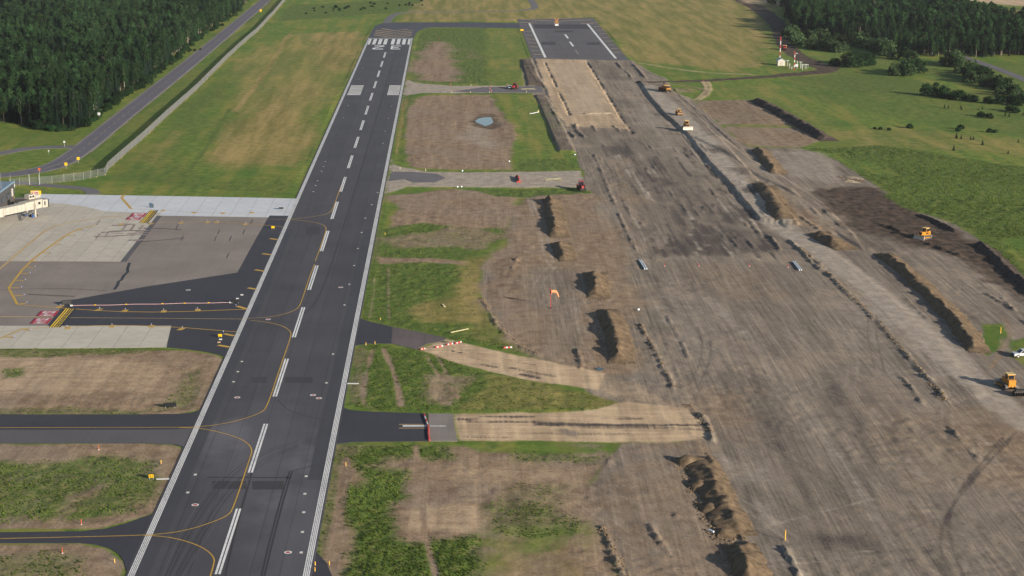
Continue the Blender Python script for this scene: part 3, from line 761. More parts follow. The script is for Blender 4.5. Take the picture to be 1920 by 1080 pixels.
# top right: strips of field and a sand pit beyond the wood
lay(LUSH, [(1700, -2), (1760, 2), (1920, 14), (2750, 22), (2750, 28), (1920, 20), (1740, 8)], .9, 8, 4)
lay(DRY, [(1740, 8), (1920, 20), (2750, 28), (2750, 44), (1920, 34), (1740, 20)], .9, 8, 4)
lay(SAND, [(1770, -20), (2050, -20), (2750, 20), (1920, 12), (1800, 2)], .9, 8, 4)
lay(SAND, [(1370, -8), (1460, 2), (1470, 8), (1400, 8)], .6, 6, 5)
# wheel tracks
for p, wd, c, k in (
    ([(700, 655), (690, 690), (683, 720), (680, 760), (700, 765)], 1.0, SOIL, .7),
    ([(720, 655), (735, 690), (745, 720), (752, 760)], 1.4, SOIL, .9),
    ([(800, 665), (812, 690), (830, 710), (860, 745)], 1.0, SOIL, .7),
    ([(818, 665), (835, 695), (850, 720)], 1.0, SOIL, .7),
    ([(780, 838), (782, 890), (788, 930), (796, 985), (800, 1020), (822, 1090)], 1.2, SOIL, .9),
    ([(650, 860), (640, 930), (630, 1000), (618, 1060)], 1.6, SOIL, .75),
    ([(728, 500), (728, 560), (730, 600)], .9, SOIL, .6), ([(702, 520), (700, 560), (693, 596)], .9, SOIL, .6),
    ([(990, 372), (998, 400), (1010, 430), (1018, 460), (1022, 490), (1040, 505)], .8, GRAV, .6),
    ([(998, 372), (1006, 400), (1020, 430), (1030, 460), (1036, 490)], .8, GRAV, .6),
    ([(1075, 545), (1080, 600), (1090, 640), (1115, 680)], .7, GRAV, .5),
    ([(1905, 810), (1850, 870), (1800, 930), (1768, 980), (1760, 1030), (1790, 1090)], .9, DARK, .6),
    ([(1880, 820), (1830, 880), (1785, 940), (1775, 1000), (1810, 1090)], .9, DARK, .6),
    ([(1130, 520), (1200, 530), (1400, 530), (1600, 540)], 1.0, GRAV, .35),
    ([(1440, 985), (1560, 955), (1640, 935)], .8, GRAV, .4),
    ([(1240, 560), (1330, 640), (1420, 760), (1500, 900), (1560, 1040)], 2.5, DARK, .3),
    ([(1330, 560), (1420, 650), (1520, 780), (1620, 930), (1700, 1080)], 3.0, GRAV, .3),
    ([(1420, 540), (1540, 640), (1660, 780), (1780, 960), (1840, 1080)], 2.5, DARK, .28),
    ([(1280, 250), (1380, 340), (1450, 420), (1520, 470), (1640, 560), (1760, 665), (1860, 770)], 2.0, GRAV, .6),
    ([(1860, 690), (1885, 650), (1895, 615), (1880, 590)], 1.2, SOIL, .7),
    ([(1850, 700), (1872, 660), (1880, 630)], 1.0, SOIL, .5),
    ([(430, 205), (410, 240), (385, 280), (345, 332)], 2.2, LUSH, .7),
    ([(545, 60), (520, 100), (480, 160), (440, 210)], 3.0, DRY, .5),
    ([(660, 150), (640, 190), (610, 260), (575, 330)], 2.0, SOIL, .35)):
    track(c, p, wd, k, .5, .5)
for i in range(9):
    x0 = 985 + i * 6
    track(LUSH, [(x0, 190 + i), (x0 + 12, 215), (x0 + 22, 245)], .6, .5)
def arc_track(cx, cy, r0, n, k, cls):
    for i in range(n):
        r = r0 + i * 7
        track(cls, [(cx + r * math.cos(a), cy + r * .75 * math.sin(a)) for a in np.linspace(1.7, 4.3, 7)], .5, k, .3, .2)
for a, b, k in (((880, 790), (1010, 790.5), .5), ((900, 781), (1000, 781), .5), ((1010, 795), (1330, 797), .55), ((980, 812), (1180, 813), .3), ((870, 819), (960, 820), .35), ((1130, 784), (1200, 785), .4), ((860, 785), (890, 785), .6)):
    track(DARK, [a, ((a[0] + b[0]) / 2, (a[1] + b[1]) / 2 + .8), b], 1.5, min(1, k * 1.5), .7, .7)
for a, b, k in (((800, 634), (835, 641), .7), ((850, 652), (905, 664), .3), ((845, 657), (865, 661), .8), ((905, 684), (930, 688), .6), ((960, 690), (1040, 706), .4), ((940, 672), (1000, 684), .35), ((880, 668), (960, 690), .25), ((980, 702), (1010, 708), .55)):
    track(DARK, [a, ((a[0] + b[0]) / 2, (a[1] + b[1]) / 2 + .5), b], 1.3, min(1, k * 1.5), .6, .6)
lay(GREY, [(1045, 805), (1060, 803), (1085, 812), (1080, 820), (1060, 816)], .7, 1, 1)
for i in range(26):
    px = random.uniform(1180, 1820); py = random.uniform(520, 1070); l = random.uniform(15, 90)
    track(random.choice((GRAV, DARK, SOIL, GRAV)), [(px, py), (px + l * .5 * (px - VPX) / 900, py + l * .5), (px + l * (px - VPX) / 880, py + l)], random.uniform(.5, 2.5), random.uniform(.2, .45), .8, .8)
for i in range(14):
    px = random.uniform(1200, 1800); py = random.uniform(560, 1070); l = random.uniform(30, 140)
    track(random.choice((GRAV, DARK)), [(px, py), (px + l * .5, py - l * .04), (px + l, py - l * .12)], random.uniform(.4, 1.6), random.uniform(.2, .4), .8, .8)
for i in range(16):
    px = random.uniform(1130, 1400); py = random.uniform(260, 460)
    lay(DARK, [(px, py), (px + 30, py + 2), (px + 45, py + 14), (px + 12, py + 16)], random.uniform(.3, .6), 3, 3)
arc_track(850, 727, 22, 4, .7, SOIL)
arc_track(1110, 1030, 25, 4, .5, SOIL)

# ---- relief
paved_f = np.ones_like(GX)
inpav = np.zeros(GX.shape, bool)
for p in PAVED + SOFT_PAVED:
    w, s = sdf(p, 6)
    paved_f[w] = np.minimum(paved_f[w], sstep(0.3, 3.0, -s))
    inpav[w] |= s > -1.2
Wn = LC / (LC.sum(0) + 1e-6)
dist_f = np.clip(1.0 - (GY - 300) / 3000, .6, 1)
bumpy = (fbm(GX, GY, 2.4, 11, 3) - .5)
strk = (fbm(GX, GY, 1.6, 21, 3, sy=26) - .5)
Z = Wn[GRASS] * bumpy * .10 + Wn[DRY] * bumpy * .12 + Wn[LUSH] * (bumpy * .55 + (vn(GX, GY, .9, 3) - .5) * .35)
Z += (Wn[SOIL]) * (bumpy * .20 + strk * .05) + Wn[GREY] * (bumpy * .12 + strk * .09)
Z += Wn[TOP] * (bumpy * .7 + strk * .2) + Wn[SAND] * (bumpy * .10 + strk * .10) + Wn[GRAV] * bumpy * .08 + Wn[DARK] * (bumpy * .2 + strk * .12)
rough = sstep(.52, .68, fbm(GX, GY, 26, 31, 3)) * (Wn[GREY] + Wn[SOIL] + Wn[DARK])
Z += (Wn[GREY] + Wn[SAND]) * (vn(GX, GY, .9, 71, sy=45) - .5) * .07
Z += rough * (fbm(GX, GY, 1.5, 41, 2) - .5) * .3
Z += (fbm(GX, GY, 90, 51, 2) - .5) * 1.2 * sstep(0, 1, paved_f) * (Wn[GRASS] + Wn[DRY] + Wn[LUSH])
far = sstep(2200, 6000, np.abs(GY)) + sstep(900, 3000, np.abs(GX))
Z *= np.clip(1 - far, 0, 1)

def ridge(pts, h, wd, seed=0, side=0.0, sm=2, gap=.35, world=False):
    """low bank (h>0) or cut (h<0) along a line; side>0 raises the ground on its right as a step"""
    c = gp(pts) if not world else pts
    c = smooth_line(c, sm) if sm else c
    m = wd * 3 + 2
    w = window(c, m); X, Y = GX[w], GY[w]
    dm = np.full(X.shape, 1e9)
    for a, b in zip(c[:-1], c[1:]): dm = np.minimum(dm, seg_dist(X, Y, a, b)[0])
    wd = wd * .62
    dm = dm + (fbm(X, Y, 1.9, 60 + seed, 3) - .5) * 1.5
    brk = sstep(.34, .5, fbm(X, Y, 6.5, 90 + seed, 3)) * .8 + .2
    amp = (.35 + 1.5 * np.clip(fbm(X, Y, 1.1, 70 + seed, 2) - .15, 0, 1)) * brk
    Z[w] += h * np.exp(-(np.clip(np.abs(dm), 0, None) / wd) ** 2) * amp

def plateau(pts, h, slope=1.6):
    p = gp(pts); w, s = sdf(p, slope * 2 + 2)
    Z[w] += h * sstep(-slope / 2, slope / 2, s + WOB[w] * .5)

plateau([(1197, 152), (1216, 181), (1246, 216), (1286, 251), (1321, 296), (1371, 351), (1425, 414), (1500, 425), (1470, 395), (1420, 340), (1360, 275), (1310, 220), (1270, 185), (1235, 165)], .95, 1.0)
plateau([(1402, 352), (1420, 375), (1445, 405), (1475, 428), (1530, 436), (1566, 440), (1520, 390), (1480, 355), (1440, 342)], .5)
plateau([(1300, 262), (1360, 290), (1420, 330), (1500, 372), (1560, 432), (1620, 470), (1600, 440), (1540, 380), (1480, 340), (1410, 300), (1350, 255)], .5)
plateau([(1500, 467), (1546, 504), (1582, 544), (1642, 599), (1702, 669), (1752, 724), (1777, 755), (1850, 740), (1760, 640), (1660, 545), (1560, 470)], .22, 3.0)
plateau([(1000, 110), (1098, 113), (1140, 178), (1168, 224), (1184, 246), (1060, 240), (1040, 215)], .45)
plateau([(978, 112), (997, 112), (1012, 148), (1022, 164), (990, 163)], .7)
plateau([(1003, 179), (1023, 179), (1058, 242), (1078, 287), (1048, 285)], .7)
for i, (pts, h, wd) in enumerate([
    ([(1100, 116), (1122, 152), (1146, 190), (1166, 226), (1186, 250)], -1.0, 1.1),
    ([(1021, 117), (1029, 135), (1043, 164)], -.9, .8), ([(1048, 176), (1060, 200), (1068, 217)], -.9, .8),
    ([(1157, 118), (1165, 127)], .8, 1.2), ([(1173, 132), (1184, 145)], .7, 1.1),
    ([(1183, 116), (1210, 146)], .7, 1.3),
    ([(1078, 236), (1085, 250), (1098, 258)], .8, 1.0), ([(1068, 248), (1078, 258)], .8, .9), ([(1110, 236), (1118, 246)], .6, .8), ([(1150, 238), (1165, 248)], .6, .9),
    ([(1200, 610), (1225, 650), (1245, 690), (1263, 727)], .5, .55), ([(1250, 592), (1272, 630), (1292, 672)], .3, .5),
    ([(1290, 760), (1310, 775), (1325, 790), (1334, 812), (1336, 830)], .7, .7),
    ([(1328, 850), (1340, 885), (1362, 945), (1382, 990), (1402, 1030)], .75, .7),
    ([(1502, 467), (1546, 504), (1582, 544), (1642, 599), (1702, 669), (1735, 705)], .55, .7),
    ([(1735, 706), (1760, 728), (1772, 752)], .9, .9),
    ([(1690, 705), (1712, 730), (1730, 758)], .45, .6), ([(1780, 800), (1812, 835), (1832, 862)], .7, .6), ([(1832, 828), (1840, 855)], .6, .6),
    ([(905, 560), (925, 600), (950, 632), (985, 655), (1010, 664)], .45, .6), ([(1080, 655), (1088, 672), (1090, 690)], .55, .6),
    ([(962, 505), (966, 490), (973, 482)], .7, .8), ([(940, 520), (948, 505)], .5, .6),
    ([(1145, 862), (1110, 905), (1100, 930), (1122, 972)], .3, .6), ([(1130, 990), (1145, 1030), (1165, 1075), (1180, 1100)], .6, .7),
    ([(1218, 985), (1240, 1020), (1265, 1050)], .55, .55), ([(1268, 965), (1280, 990), (1310, 1022)], .4, .5),
    ([(1280, 252), (1330, 310), (1372, 354), (1420, 410)], .35, .8),
    ([(1115, 290), (1135, 340), (1160, 400), (1185, 455), (1200, 480), (1240, 488)], .4, .8),
    ([(1372, 330), (1420, 340), (1440, 362), (1480, 395), (1535, 432)], .45, .8),
    ([(1260, 160), (1280, 185), (1320, 215), (1345, 240), (1400, 290)], .35, .8),
    ([(1545, 395), (1560, 412), (1575, 425)], .5, .6),
    ([(1650, 420), (1700, 440), (1760, 465), (1800, 480)], .9, .9),
    ([(1480, 450), (1500, 470), (1540, 510), (1560, 520)], .7, .8), ([(1440, 440), (1463, 468)], .9, .8),
    ([(1468, 1012), (1475, 1035), (1490, 1060), (1500, 1090)], .6, .5),
    ([(1385, 985), (1400, 1015), (1405, 1028)], .4, .5),
    ([(985, 112), (992, 130), (1008, 155)], .4, .8), ([(1030, 200), (1045, 225), (1052, 238)], .4, .7),
    ([(1700, 560), (1740, 600)], .3, .5), ([(1880, 560), (1925, 610)], .5, .6), ([(1840, 545), (1900, 580)], .4, .6)]):
    ridge(pts, h, wd, i)
for i in range(70):   # short windrows left by the grader on the subgrade
    px = random.uniform(1120, 1440); py = random.uniform(260, 470)
    if px > 1130 + (py - 250) * 1.35 + 170 or px < 1110 + (py - 260) * .45: continue
    x, y = g(px, py); l = random.uniform(3, 16)
    ridge([(x, y), (x - .02 * l, y + l)], random.uniform(.15, .4), random.uniform(.4, .7), 100 + i, sm=0, world=True)
for i in range(40):
    px = random.uniform(1230, 1900); py = random.uniform(520, 1075)
    x, y = g(px, py); l = random.uniform(1.5, 7)
    ridge([(x, y), (x + random.uniform(-.6, .4), y + l)], random.uniform(.06, .16), random.uniform(.25, .4), 200 + i, sm=0, world=True)
# hollow of the puddle
PUDDLE = gp([(891, 226), (897, 221.5), (908, 219.5), (920, 219), (923, 223), (925, 229), (919, 233), (910, 236), (900, 232), (893, 229)])
w, s = sdf(PUDDLE, 8); Z[w] = Z[w] * sstep(3, -5, s) - .2 * sstep(-6, 1.5, s)
Z = Z * paved_f
Z[inpav] = np.minimum(Z[inpav], -0.05)
Z -= 0.02

def zat(x, y):
    i = min(max(np.searchsorted(xs, x) - 1, 0), NXV - 2); j = min(max(np.searchsorted(ys, y) - 1, 0), NYV - 2)
    u = (x - xs[i]) / (xs[i + 1] - xs[i]); v = (y - ys[j]) / (ys[j + 1] - ys[j])
    return float((Z[j, i] * (1 - u) + Z[j, i + 1] * u) * (1 - v) + (Z[j + 1, i] * (1 - u) + Z[j + 1, i + 1] * u) * v)

def wat(cls, x, y):
    i = np.clip(np.searchsorted(xs, x), 0, NXV - 1); j = np.clip(np.searchsorted(ys, y), 0, NYV - 1)
    return Wn[cls][j, i]

me = bpy.data.meshes.new("ground")
nv = NYV * NXV; nf = (NYV - 1) * (NXV - 1)
co = np.stack([GX, GY, Z], -1).reshape(-1, 3).astype(np.float32)
idx = np.arange(nv).reshape(NYV, NXV)
quads = np.stack([idx[:-1, :-1], idx[:-1, 1:], idx[1:, 1:], idx[1:, :-1]], -1).reshape(-1).astype(np.int32)
me.vertices.add(nv); me.vertices.foreach_set("co", co.ravel())
me.loops.add(nf * 4); me.loops.foreach_set("vertex_index", quads)
me.polygons.add(nf); me.polygons.foreach_set("loop_start", np.arange(0, nf * 4, 4, dtype=np.int32))
me.polygons.foreach_set("use_smooth", np.ones(nf, bool))
me.update(calc_edges=True)
cum = np.cumsum(LC, 0)
alph = (LC[1:] / np.maximum(cum[1:], 1e-5)).transpose(1, 2, 0).reshape(nv, 8).astype(np.float32)
for nm, sl in (("lc_a", slice(0, 4)), ("lc_b", slice(4, 8))):
    at = me.attributes.new(nm, 'FLOAT_COLOR', 'POINT')
    at.data.foreach_set("color", np.ascontiguousarray(alph[:, sl]).ravel())
link("ground", me, "ground_cover")["kind"] = "structure"

pw = sheet("water", PUDDLE, -0.13, "pond_water", None, .05, "structure")
P2 = gp([(1116, 690), (1124, 688.5), (1132, 691), (1130, 694), (1120, 694)])
sheet("water", P2, zat(*g(1124, 691)) + .06, "pond_water", None, .3, "structure")

# ------------------------------------------------------------------ pavements and their markings
ZA, ZM, ZN = 0.02, 0.045, 0.06
rw = sheet("runway", RUNWAY, ZA, "runway_asphalt", None, .2, "structure")
pad = sheet("taxiway", PAD, ZA - .004, "pad_asphalt", None, .2, "structure")
oldr = sheet("runway", OLD_RW, ZA + .006, "old_runway_asphalt", None, .2, "structure")
apron = sheet("apron", APRON, ZA - .004, "apron_asphalt", None, .2, "structure")
txa = sheet("taxiway", NEW_ASPH, ZA - .006, "taxiway_asphalt", None, .2, "structure")
txm = sheet("taxiway", TAXI_MID, ZA - .008, "taxiway_asphalt", None, .2, "structure")
txr = sheet("taxiway", TAXI_MID_R, ZA - .008, "taxiway_asphalt", None, .2, "structure")
txl = sheet("taxiway", TAXI_LOW, ZA - .008, "taxiway_asphalt", None, .2, "structure")
dgd = sheet("taxiway", DIAG_DARK, ZA - .008, "taxiway_asphalt", None, .2, "structure")
stb = sheet("taxiway", STUB_LOW, ZA - .008, "taxiway_asphalt", None, .2, "structure")
sheet("asphalt_remnant", DIAG_GREY, .012, "mud_asphalt", dgd, .15)
sheet("asphalt_remnant", TAXI_GREY, .012, "grey_asphalt", txr, .15)
for nm, p, mt in (("taxiway", CROSS_ASPH, "path_asphalt"), ("taxiway", CROSS2_ASPH, "path_asphalt")):
    sheet(nm, p, .015, mt, None, .15, "structure")
road = sheet("road", ROAD, .03, "highway_asphalt", None, .3, "structure")
for nm, p in (("road", SIDE_ROAD), ("path", TERM_PATH), ("road", FAR_PATH), ("road", WOOD_ROAD)):
    sheet(nm, p, .02, "path_asphalt", None, .25, "structure")
for s in (-1, 1):
    L, R = strip_poly(ROAD_C, 8.0 + 0); L2, R2 = strip_poly(ROAD_C, 10.6)
    a, b = (L, L2) if s < 0 else (R, R2)
    n = len(a)
    sh_ = bpy.data.meshes.new("gravel_shoulder")
    sh_.from_pydata([(p[0], p[1], .022) for p in a] + [(p[0], p[1], -.04) for p in b], [], [(i, n + i, n + i + 1, i + 1) for i in range(n - 1)])
    link("gravel_shoulder", sh_, "grey_asphalt", road)
# road centre line dashes
acc = 0
for i in range(len(ROAD_C) - 1):
    a, b = ROAD_C[i], ROAD_C[i + 1]; l = math.hypot(b[0] - a[0], b[1] - a[1]); t0 = 0
    while t0 < l:
        p = [(a[0] + (b[0] - a[0]) * u, a[1] + (b[1] - a[1]) * u) for u in (t0 / l, min(1, (t0 + 4) / l))]
        strip("centre_dash", p, .18, .045, "faded_yellow_paint", road, None, 0, True)
        t0 += 11

# concrete slabs
def clip(poly, x0, x1, y0, y1):
    for ax, v, sg in ((0, x0, 1), (0, x1, -1), (1, y0, 1), (1, y1, -1)):
        out = []
        for i in range(len(poly)):
            p, q = poly[i], poly[(i + 1) % len(poly)]
            ip, iq = (p[ax] - v) * sg >= 0, (q[ax] - v) * sg >= 0
            if ip: out.append(p)
            if ip != iq:
                t_ = (v - p[ax]) / (q[ax] - p[ax]); out.append((p[0] + (q[0] - p[0]) * t_, p[1] + (q[1] - p[1]) * t_))
        poly = out
        if len(poly) < 3: return []
    return poly
def slabs(poly, sx, sy, mat, name, gapw=.05):
    base = sheet(name, poly, .012, "joint_sealant", None, .2, "structure")
    P = np.array(poly); k = 0
    x = math.floor(P[:, 0].min() / sx) * sx
    while x < P[:, 0].max():
        y = math.floor(P[:, 1].min() / sy) * sy
        while y < P[:, 1].max():
            c = clip(list(poly), x + gapw, x + sx - gapw, y + gapw * 1.6, y + sy - gapw * 1.6)
            if len(c) >= 3:
                a = abs(sum(c[i][0] * c[(i + 1) % len(c)][1] - c[(i + 1) % len(c)][0] * c[i][1] for i in range(len(c)))) / 2
                if a > .4: sheet("slab", c, .03 + (k * 7 % 5) * .0012, mat, base, .015); k += 1
            y += sy
        x += sx
    return base
nc = slabs(NEW_CONC, 6.0, 12.0, "new_concrete", "concrete_apron")
oc = slabs(OLD_CONC, 5.2, 14.0, "old_concrete", "concrete_apron")
pc = slabs(PAD_CONC, 6.2, 8.0, "pad_concrete", "concrete_apron")

# -- new runway
W = "white_paint"
for sx, x0 in ((1, RX0), (-1, RX1)):
    for k in range(4):                      # edge line painted in four thin bands
        a = x0 + sx * (.06 + k * .30)
        rect("edge_line", min(a, a + sx * .2), max(a, a + sx * .2), -250, RTH, ZM, W, rw)
rect("threshold_bar", RX0 + .2, RX1 - .2, RTH - .2, RTH + 1.6, ZM + .004, W, rw)
sl = 37.0
wd, gp_ = 2.2, 1.42
for s in (-1, 1):
    for k in range(4):
        c = (RX0 + RX1) / 2 + s * (1.35 + k * (wd + gp_) + wd / 2)
        for q in range(3):
            rect("threshold_stripe", c - wd / 2 + q * wd / 3 + .03, c - wd / 2 + (q + 1) * wd / 3 - .03, RTH - 4 - sl, RTH - 4, ZM, W, rw)
def stroke(px, py, pts, wx, wy):
    """block figure strokes: list of ((x0,y0),(x1,y1)) in 0..1, upside-down for us"""
    for (a, b) in pts:
        q = [(px + (1 - p[0]) * 6.2, py + (1 - p[1]) * 20.0) for p in (a, b)]
        if abs(a[1] - b[1]) < 1e-6:
            rect("runway_number", min(q[0][0], q[1][0]), max(q[0][0], q[1][0]), q[0][1] - wy / 2, q[0][1] + wy / 2, ZM, W, rw)
        elif abs(a[0] - b[0]) < 1e-6:
            rect("runway_number", q[0][0] - wx / 2, q[0][0] + wx / 2, min(q[0][1], q[1][1]), max(q[0][1], q[1][1]), ZM + .003, W, rw)
        else:
            strip("runway_number", q, wx, ZM + .005, W, rw, None, 0, True)
ny = g(740, 92)[1]
stroke(-46.0, ny, [((0, 1), (1, 1)), ((1, .98), (1, .68)), ((1, .7), (0, .12)), ((0, .03), (1, .03))], 1.7, 4.4)     # 2
stroke(-35.2, ny, [((0, 1), (1, 1)), ((.2, .52), (1, .52)), ((0, .03), (1, .03)), ((.9, .02), (.9, 1))], 1.3, 3.8)   # 3
# centre-line dashes, measured off the first one
y_first0, y_first1 = g(443, 954)[1], g(410, 1077)[1]
cx = (RX0 + RX1) / 2 - .25
per = (g(0, 795)[1] - y_first0)
dl = y_first0 - y_first1
y = y_first1 - per * 8
while y < ny - 24:
    for s in (-1, 1):
        rect("centreline_dash", cx + s * .30 - .2, cx + s * .30 + .2, y, y + dl, ZM, W, rw)
    y += per
for x0, x1 in (((683 / 4 + 480), (783 / 4 + 480)), ((983 / 4 + 480), (1072 / 4 + 480))):
    a, b = g(x0, 178)[0], g(x1, 178)[0]
    y0, y1 = g(0, 178)[1], g(0, 160.5)[1]
    n = 8
    for k in range(n):
        rect("aiming_point_band", a + (b - a) * k / n + .04, a + (b - a) * (k + 1) / n - .04, y0, y1, ZM, "worn_white_paint", rw)
    for yy in (y0 - .5, y1 - .5): rect("aiming_point_band", a, b, yy, yy + 1.2, ZM + .004, W, rw)
# chevrons on the pad beyond
for k in range(5):
    yy = g(0, 70 - k * 3.1)[1]
    cxm = (RX0 + RX1) / 2 + 1
    x = 12.8 if k < 4 else 9.5
    strip("chevron", [(cxm - x, yy + 16), (cxm, yy), (cxm + x, yy + 12)], 2.0, ZM - .01, "faded_yellow_paint", pad, None, 0, True)
# yellow lead-in lines
Yp = "yellow_paint"
for pts in ([(639.5, 348.8), (632, 370), (623.7, 392.5), (617, 400), (604, 404), (570, 408.5), (540, 411.8), (500, 411)],
            [(540, 411.8), (575, 414.5), (600, 419), (611, 425), (611.5, 432), (602, 460), (591, 490)],
            [(589.5, 496), (581, 518), (573.7, 540), (562.5, 573.7), (555, 581), (535, 589), (505, 595), (455, 598)],
            [(470, 601), (500, 604), (530, 611), (545, 621), (546, 630), (525, 690), (501, 763), (490, 774), (460, 785), (420, 795), (375, 800.5), (335, 802), (-900, 802.7)],
            [(335, 802), (375, 803), (410, 810), (447, 821), (467, 833), (473, 845), (469, 858), (437, 955), (427, 967), (400, 979), (350, 995), (300, 1002), (250, 1004.5), (150, 1007), (-900, 1030)],
            [(265, 1004), (300, 1005.5), (330, 1010), (365, 1020), (390, 1033), (402, 1047), (401, 1058), (393, 1085), (380, 1125)]):
    strip("lead_line", pts, .25, ZM + .008, Yp, rw)
# darker patches and sealed joints
for a, b, c, d_ in ((398, 902, 462, 917), (473, 902, 532, 918), (471, 707, 500, 718), (535, 707, 586, 718), (574, 425, 600, 440)):
    p = gp([(a, b), (c, b), (c, d_), (a, d_)])
    sheet("asphalt_patch", p, ZA + .008, "patch_asphalt", rw, .01)
for pts, wd in (([(548, 884), (535, 925), (515, 1000), (496, 1080), (488, 1110)], .35), ([(543, 884), (528, 930), (508, 1005), (490, 1080)], .3), ([(388, 895), (450, 895.5), (545, 896)], .6),
                ([(545, 884), (575, 876), (612, 868)], .3), ([(520, 750), (540, 770), (580, 782), (615, 788)], .25), ([(570, 590), (600, 560), (640, 440), (700, 240), (748, 80)], .35),
                ([(470, 598), (560, 605), (670, 610)], .3), ([(480, 860), (440, 1000), (420, 1090)], .3)):
    strip("sealed_joint", pts, wd, ZA + .012, "seal_dark", rw)
for i in range(7):   # tyre arcs
    o = i * 6
    strip("tyre_mark", [(300 + o, 1090), (345 + o, 985 + o), (400 + o, 905 + o * .6), (470 + o, 850 + o * .4), (560, 822 + o * .5)], .16, ZA + .014, "shoulder_asphalt" if i % 3 == 0 else "seal_dark", rw, None, 3)
dk = rect("asphalt_lane", RX0 + 1.25, RX0 + 3.6, -240, g(0, 430)[1], ZA + .005, "lane_asphalt", rw)
dk = rect("asphalt_lane", RX1 - 3.9, RX1 - 1.25, g(0, 900)[1], g(0, 430)[1], ZA + .005, "lane_asphalt", rw)
# round painted targets and flush lamps
def disc(name, x, y, r, z, mat, parent, n=20):
    me = bpy.data.meshes.new(name)
    me.from_pydata([(x + r * math.cos(2 * math.pi * i / n), y + r * math.sin(2 * math.pi * i / n), z) for i in range(n)], [], [tuple(range(n))]); me.update()
    return link(name, me, mat, parent)
for px, py in ((540, 1036), (366, 947), (445, 745.5), (587, 741), (598, 747), (503, 599), (639, 539), (353, 544)):
    x, y = g(px, py)
    par = rw if px != 353 else txa
    disc("round_marker", x, y, .68, ZM + .002, W, par); disc("marker_centre", x, y, .4, ZM + .006, "pole_red" if px not in (353,) else "grey_asphalt", par)
for px, py in ((574, 893), (571.5, 926), (569.5, 960.5), (567, 997.5), (564.5, 1036), (612, 718), (624.5, 664), (646, 572), (655, 533), (664, 498), (671, 466), (678, 436), (685, 409), (697, 384), (708, 361), (453.5, 678), (446, 697), (438, 716), (366, 890), (352, 923.5), (610, 303), (607, 312), (603, 321), (595.5, 339), (592, 348), (587.5, 359.5), (718, 269), (722, 246), (728, 222), (734, 199), (644, 221), (653, 198), (673, 148), (680, 128)):
    x, y = g(px, py)
    b = MB().box((0, 0, .02), (.55, .8, .03), top=.9).build("flush_lamp", "rim_metal", rw, 0, (x, y, ZA))

# -- apron and taxiway lines
FY = "faded_yellow_paint"
for pts, w_, mt, par in (
    ([(-60, 553), (0, 504), (57, 455), (92, 426), (140, 415), (195, 407), (235, 405)], .75, FY, apron),
    ([(16, 540), (50, 495), (100, 457.5), (140, 431), (182, 422)], .7, Yp, apron),
    ([(32.5, 571), (112, 577.5), (212, 584.5), (312, 585.7), (462, 580)], .45, Yp, apron),
    ([(-600, 591), (0, 594), (100, 594.5)], .5, FY, apron), ([(131, 596), (300, 597), (456, 598.5)], .28, FY, txa),
    ([(-80, 672 - 2), (0, 635), (40, 617)], .55, Yp, pc), ([(40, 617), (92, 614), (212, 609.7), (320, 612.5), (443, 622.5)], .4, Yp, pc),
    ([(228, 371), (246, 391.7)], .95, Yp, nc), ([(233, 365.5), (228, 371)], .95, Yp, nc),
    ([(246, 391.7), (310, 393.7), (365, 399), (480, 400.5), (545, 396)], .3, FY, nc),
    ([(282, 419), (340, 416), (400, 415.5), (480, 420.5), (533, 425.5)], .3, Yp, apron)):
    strip("taxi_line", pts, w_, ZM + .004, mt, par, None, 1)
strip("taxi_line", [(16, 540), (32.5, 571)], .7, ZM + .006, Yp, apron, None, 0)
LIGHTS = []
for a, b in (((50, 501.3), (64.5, 501.3)), ((38.7, 513), (55, 513)), ((29, 526), (46, 526)), ((18, 540), (39, 540)), ((57, 490), (73, 490.5)), ((78.7, 474), (96, 474.5)),
             ((100, 458), (116, 458.7)), ((126, 441), (142, 441.5)), ((142, 431), (156, 431)), ((27, 555), (44, 554.5)), ((33.5, 571), (49, 568.5)), ((40, 617), (56, 620)), ((8, 632), (26, 633))):
    strip("edge_tick", [a, b], .8, ZM + .009, Yp, apron, None, 0); LIGHTS.append((b[0] + 1.5, b[1] - .2))
for a, b in (((444, 574), (462, 579.5)), ((420, 626), (439, 630)), ((409, 647.5), (430, 651)), ((506, 447.5), (521, 449.5)), ((492, 475.8), (508, 478)), ((478, 506), (495, 508.7)), ((465, 540), (480, 542.5))):
    strip("edge_tick", [a, b], 1.2, ZM + .009, Yp, txa, None, 0)
LIGHTS += [(442.5, 573.5), (419, 623.5)]
for px, py, dx in ((185, 581, 2), (234, 583, 1), (307, 584, 0), (371, 581.5, -1), (127, 615, -1), (210, 612, 0), (284, 612, 0), (340, 617, 2), (306, 395, 1), (364, 398.8, 1), (418, 400, 0), (472, 399, -1),
                   (340, 418, 1), (389, 417, 0), (407, 417, 1), (460, 420.5, 1), (227, 420.5, -1), (283, 419.5, 0), (112, 575, 2)):
    x, y = g(px, py)
    sheet("light_pad", [(x - .7 + dx * .2, y + 1.2), (x + .7 + dx * .2, y + 1.2), (x + .7 - dx * .2, y - 1.2), (x - .7 - dx * .2, y - 1.2)], ZM + .012, Yp, txa if py > 500 else apron, .01)
    LIGHTS.append((px + dx, py - 2.0))
